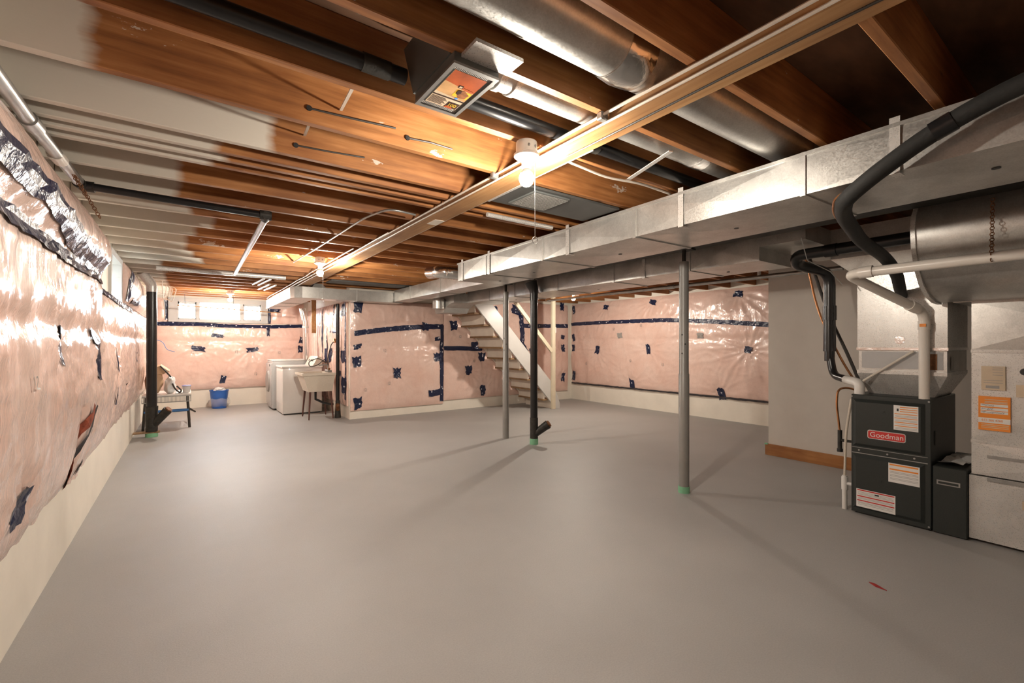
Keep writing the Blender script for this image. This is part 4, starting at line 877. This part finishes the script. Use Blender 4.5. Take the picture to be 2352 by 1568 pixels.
# plenum over the furnace
pl = thing('supply_plenum', 'shiny sheet-metal plenum and coil case standing on the furnace', 'plenum', (4.45, 1.03, .9))
B().hexa([(4.30, .86, .901), (4.76, .86, .901), (4.76, 1.24, .901), (4.30, 1.24, .901), (4.19, .775, 1.06), (4.80, .775, 1.06), (4.80, 1.285, 1.06), (4.19, 1.285, 1.06)]).build('transition', 'galv_pale', pl)
B().box(4.19, 4.80, .775, 1.285, 1.06, 1.085).build('drip_rail', 'galv_pale', pl)
B().box(4.215, 4.80, .78, 1.28, 1.085, 1.235).build('coil_case', 'galv', pl)
B().box(4.212, 4.215, .80, 1.26, 1.10, 1.225).build('coil_cover', 'greyenamel', pl)
B().box(4.195, 4.80, .77, 1.29, 1.235, 1.255).build('seam_flange', 'foil', pl)
B().box(4.20, 4.80, .775, 1.285, 1.255, 1.80).build('plenum_box', 'galv_pale', pl)
B().hexa([(4.20, .775, 1.80), (4.80, .775, 1.80), (4.80, 1.285, 1.80), (4.20, 1.285, 1.80), (4.16, .86, 1.95), (4.80, .86, 1.95), (4.80, 1.45, 1.95), (4.16, 1.45, 1.95)]).build('upper_transition', 'galv', pl)
B().box(4.16, 4.80, .86, 1.45, 1.95, 2.185).build('trunk_end', 'galv', pl); B().box(3.70, 4.80, 1.45, 1.782, 2.054, 2.185).build('trunk_end', 'galv', pl)
B().tube([(4.199, 1.03, 1.31), (4.197, 1.03, 1.31)], .03, 14).build('foil_patch', 'foil', pl)
B().box(4.30, 4.36, .772, .775, 1.10, 1.19).build('side_label', 'greyprint', pl)
B().box(4.209, 4.212, .83, .875, 1.10, 1.21).build('rust_mark', 'rust', pl)
# return drop
rt = thing('return_drop', 'pale sheet-metal return drop covered with service stickers', 'duct', (4.45, .2, 0))
RX = 4.15
def breakpanel(y0, y1, z0, z1, mat, name='panel'):
    b = B(); m = ((y0+y1)/2, (z0+z1)/2); b.add([(RX, y0, z0), (RX, y1, z0), (RX, y1, z1), (RX, y0, z1), (RX-.012, m[0], m[1]), (4.78, y0, z0), (4.78, y1, z0), (4.78, y1, z1), (4.78, y0, z1)], [(0,1,4),(1,2,4),(2,3,4),(3,0,4),(5,6,7,8),(0,1,6,5),(1,2,7,6),(2,3,8,7),(3,0,5,8)]); return b.build(name, mat, rt)
breakpanel(-.20, .652, .66, 1.225, 'galv_pale'); breakpanel(-.20, .652, 1.245, 1.555, 'galv'); breakpanel(-.20, .652, .44, .645, 'galv_pale')
B().hexa([(RX, -.20, .02), (4.78, -.20, .02), (4.78, .664, .02), (RX, .664, .02), (RX, -.20, .43), (4.78, -.20, .43), (4.78, .664, .43), (RX, .664, .43)]).build('boot', 'galv_pale', rt)
for z0, z1 in ((.645, .66), (1.225, 1.245)): B().box(RX-.006, 4.78, -.2, .655, z0, z1).build('seam_flange', 'galv_pale', rt)
for z in (.565, .418): B().bar((RX-.008, .58, z), (RX-.008, -.1, z+.003), .012, .018).build('brace_rod', 'steel', rt)
def sticker(y0, y1, z0, z1, m, lv=0, name='sticker', par=None): return B().box(RX-.016-.0006*lv, RX-.0002 if lv == 0 else RX-.0155, y0, y1, z0, z1).build(name, m, par or rt)
sk = sticker(.50, .605, .99, 1.14, 'picpale')
for z in (1.13, 1.118, 1.10, 1.085, 1.05, 1.035): sticker(.51, .595-.02*((z*1000) % 3), z-.0015, z+.0015, 'greyprint', 1, 'print', sk)
sticker(.525, .585, 1.0, 1.018, 'greyprint', 1, 'print', sk)
so = sticker(.478, .618, .733, .948, 'orange')
sticker(.478, .618, .78, .812, 'white_paper', 1, 'print', so)
for z in (.892, .868, .848): sticker(.488, .608, z-.008, z+.008, 'white_paper', 1, 'print', so)
for z in (.928, .915, .908): sticker(.49, .59, z-.002, z+.002, 'picpale', 1, 'print', so)
for z in (.77, .76, .75): sticker(.485, .605, z-.002, z+.002, 'picpale', 1, 'print', so)
text_mesh('lettering', '613 366 4260', .020, 'orange', so, (RX-.0175, .604, .797), (0, -1, 0), (0, 0, 1), squash=.85)
b = B(); hr = random.Random(5)
for (z, n, w) in ((.892, 9, .055), (.868, 8, .05), (.848, 15, .10)):
    y = .604
    for k in range(n):
        b.bar((RX-.0175, y, z+hr.uniform(-.006, .002)), (RX-.0175, y-w/n, z+hr.uniform(-.002, .007)), .001, .0022, (1, 0, 0)); y -= w/n
b.build('handwriting', 'ink', so)
sticker(.37, .455, .955, 1.03, 'picpale'); sticker(.30, .43, .27, .32, 'picpale')
B().lathe((0, 0, 0), [(.001, 0)], 3) if False else None
B().tube([(RX-.004, .42, 1.11), (RX-.016, .42, 1.11)], [.022, .018], 14).build('grommet', 'ink', rt)
# rounded return elbow above
el = thing('return_elbow', 'big rounded galvanized return elbow above the stickered drop', 'duct', (3.9, .2, 2.18))
prof = [(4.152, 2.185), (3.68, 2.185), (3.62, 2.16), (3.60, 2.09), (3.56, 2.05), (3.54, 1.97), (3.56, 1.86), (3.62, 1.75), (3.72, 1.66), (3.86, 1.595), (4.02, 1.565), (4.152, 1.56)]
B().prism([(x, -.75, z) for x, z in prof], (0, 1.56, 0)).build('shell', 'galv', el, True)
pr2 = [(x-.012 if x < 4.1 else x, z+(.0 if z > 1.9 else -.012)) for x, z in prof]
B().prism([(x, .795, z) for x, z in pr2], (0, .022, 0)).build('end_flange', 'galv_pale', el, True)
B().box(4.152, 4.72, -.75, .74, 1.556, 2.185).build('throat', 'galv', el)
B().lathe((3.80, .36, 1.605), [(.018, 0), (.018, .006)], 12).build('screw_hole', 'ink', el)  # black disc painted for the dark of the hole
chain('hanger_chain', 'rusty chain hanging the white pipe under the return elbow', (3.505, .47, 2.06), (3.475, .47, 1.72), 22, 'rust', .009)
# white PVC air pipe
pv = thing('pvc_pipe', 'white plastic furnace air pipe with an orange sticker at its elbow', 'pipe', (4.22, .885, .9))
path = [(4.152, .885, .899), (4.152, .885, 1.50), (3.50, 1.13, 1.735), (3.50, -1.995, 1.78)]
B().tube(fillet(path, .07, 6), .030, 20).build('pipe', 'pvc', pv, True)
B().tube([(4.152, .885, 1.38), (4.152, .885, 1.44)], .0345, 20).build('collar', 'pvc', pv, True)
B().tube([(3.50, 1.06, 1.736), (3.50, .99, 1.738)], .037, 20).build('collar', 'pvc', pv, True)
B().tube([(4.02, .935, 1.548), (4.085, .910, 1.5242)], .036, 20).build('collar', 'pvc', pv, True)
B().box(4.114, 4.119, .868, .902, 1.40, 1.42).build('sticker', 'orange', pv)
pw = thing('pvc_elbow', 'glossy white elbow joining the black vent to the furnace top', 'pipe', (4.24, 1.27, .9))
B().tube(fillet([(4.17, 1.262, .899), (4.17, 1.262, .985), (4.24, 1.375, 1.0)], .07), .033, 18).build('elbow', 'white', pw, True)
vn = thing('vent_pipe', 'black plastic vent pipe with couplings between the partition and the plenum', 'pipe', (4.38, 1.53, 1.0))
B().tube(fillet([(4.225, 1.355, .998), (4.36, 1.50, 1.02), (4.38, 1.535, 1.20)], .07), .030, 18).build('lower_elbow', 'black', vn, True)
B().tube([(4.38, 1.535, 1.14), (4.38, 1.535, 1.24)], .037, 20).tube([(4.38, 1.535, 1.22), (4.38, 1.535, 1.25), (4.38, 1.535, 1.55)], [.047, .046, .043], 20).build('lower_pipe', 'black', vn, True)
B().tube([(4.38, 1.535, 1.48), (4.38, 1.535, 1.60)], .050, 20).build('coupling', 'black', vn, True)
B().tube(fillet([(4.38, 1.535, 1.58), (4.38, 1.535, 1.88), (4.06, 1.66, 1.93), (3.97, 1.62, 1.99), (3.97, .83, 2.0)], .11), .043, 20).build('upper_pipe', 'black', vn, True)
B().tube([(3.97, 1.42, 1.99), (3.97, 1.34, 1.992)], .048, 20).build('coupling', 'black', vn, True)
# insulated refrigerant line in front of the supply duct
rl = thing('refrigerant_line', 'thick black foam-covered refrigerant line curving in front of the supply duct', 'pipe', (2.26, .3, 2.1))
ln = [(2.28, -.3, 2.195), (2.26, .235, 2.155), (2.27, .47, 2.07), (2.27, .65, 1.96), (2.30, .75, 1.90), (2.55, .84, 1.90), (3.1, .93, 1.86), (3.5, .935, 1.825), (3.75, .935, 1.745), (4.0, .98, 1.665), (4.206, 1.02, 1.63)]
B().tube(fillet(ln, .16, 6), .034, 18).build('foam_sleeve', 'rubber', rl, True)
B().tube([(2.268, .40, 2.095), (2.27, .46, 2.072)], .0375, 18).build('tape_wrap', 'black', rl, True)
pipe('copper_line', 'thin copper line running beside the foam-covered refrigerant line', [(2.325, -.3, 2.20), (2.305, .235, 2.165), (2.315, .47, 2.085), (2.315, .66, 1.98), (2.345, .80, 1.935), (2.56, .885, 1.925), (3.1, .975, 1.885), (3.5, .985, 1.85)], .006, 'copper', .1, 'pipe', 8)
# gas drop, drain and wires at the furnace's far side
gd = thing('gas_drop', 'copper gas line dropping to a brass fitting beside the furnace', 'pipe', (4.3, 1.40, .5))
B().tube(fillet([(4.47, 1.303, .86), (4.41, 1.40, .925), (4.34, 1.46, .915), (4.32, 1.465, .80), (4.32, 1.44, .56)], .1), .008, 8).build('line', 'copper', gd, True)
B().tube([(4.32, 1.44, .58), (4.32, 1.44, .42)], .016, 12).tube([(4.32, 1.44, .50), (4.32, 1.305, .50)], .011, 10).build('fitting', 'iron', gd, True)
B().tube([(4.32, 1.44, .43), (4.32, 1.44, .405)], .021, 12).build('cap', 'ink', gd, True)
cdp = thing('condensate_drain', 'short white plastic drain tee standing beside the furnace', 'pipe', (4.16, 1.36, 0))
B().tube([(4.16, 1.355, .0), (4.16, 1.355, .26)], .017, 14).tube([(4.16, 1.355, .20), (4.16, 1.302, .20)], .014, 12).build('pipe', 'white', cdp, True)
B().tube([(4.16, 1.355, .15), (4.16, 1.355, .25)], .022, 14).build('tee', 'white', cdp, True)
B().tube(fillet([(4.16, 1.355, .26), (4.155, 1.345, .60), (4.15, 1.307, .86)], .1), .009, 10).build('hose', 'tub', cdp, True)
pipe('thermostat_wire', 'brown wires strapped along the black vent pipe', [(4.44, 1.74, 2.055), (4.46, 1.65, 1.55), (4.42, 1.45, 1.12), (4.36, 1.315, .92)], .009, 'copper', .2, 'wire', 8)
pipe('control_wire', 'black bundled wire dropping between the vent pipe and the plenum', [(4.52, 1.74, 2.055), (4.53, 1.60, 1.55), (4.48, 1.42, 1.15), (4.42, 1.312, .90)], .013, 'wire_dark', .2, 'wire', 8)
pipe('coil_tube', 'thin cream tube slanting across the coil case', [(4.185, .95, 1.23), (4.17, 1.24, 1.0)], .009, 'cable', .02, 'pipe', 8)
tag(B().tube([(3.30, 1.32, 1.985), (3.6, 1.40, 1.88), (3.9, 1.36, 1.82), (3.95, 1.30, 1.72)], .003, 5).build('wire', 'steel'), 'twisted thin wire hanging from the supply duct above the vent pipe', 'wire')
# loose red scrap on the floor
tag(B().prism([(2.976, 0.86, .001), (2.982, 0.834, .001), (2.948, 0.775, .001), (2.95, 0.825, .001)], (0, 0, .003)).build('paper_scrap', 'redscrap'), 'small dark red scrap lying on the grey floor', 'scrap')
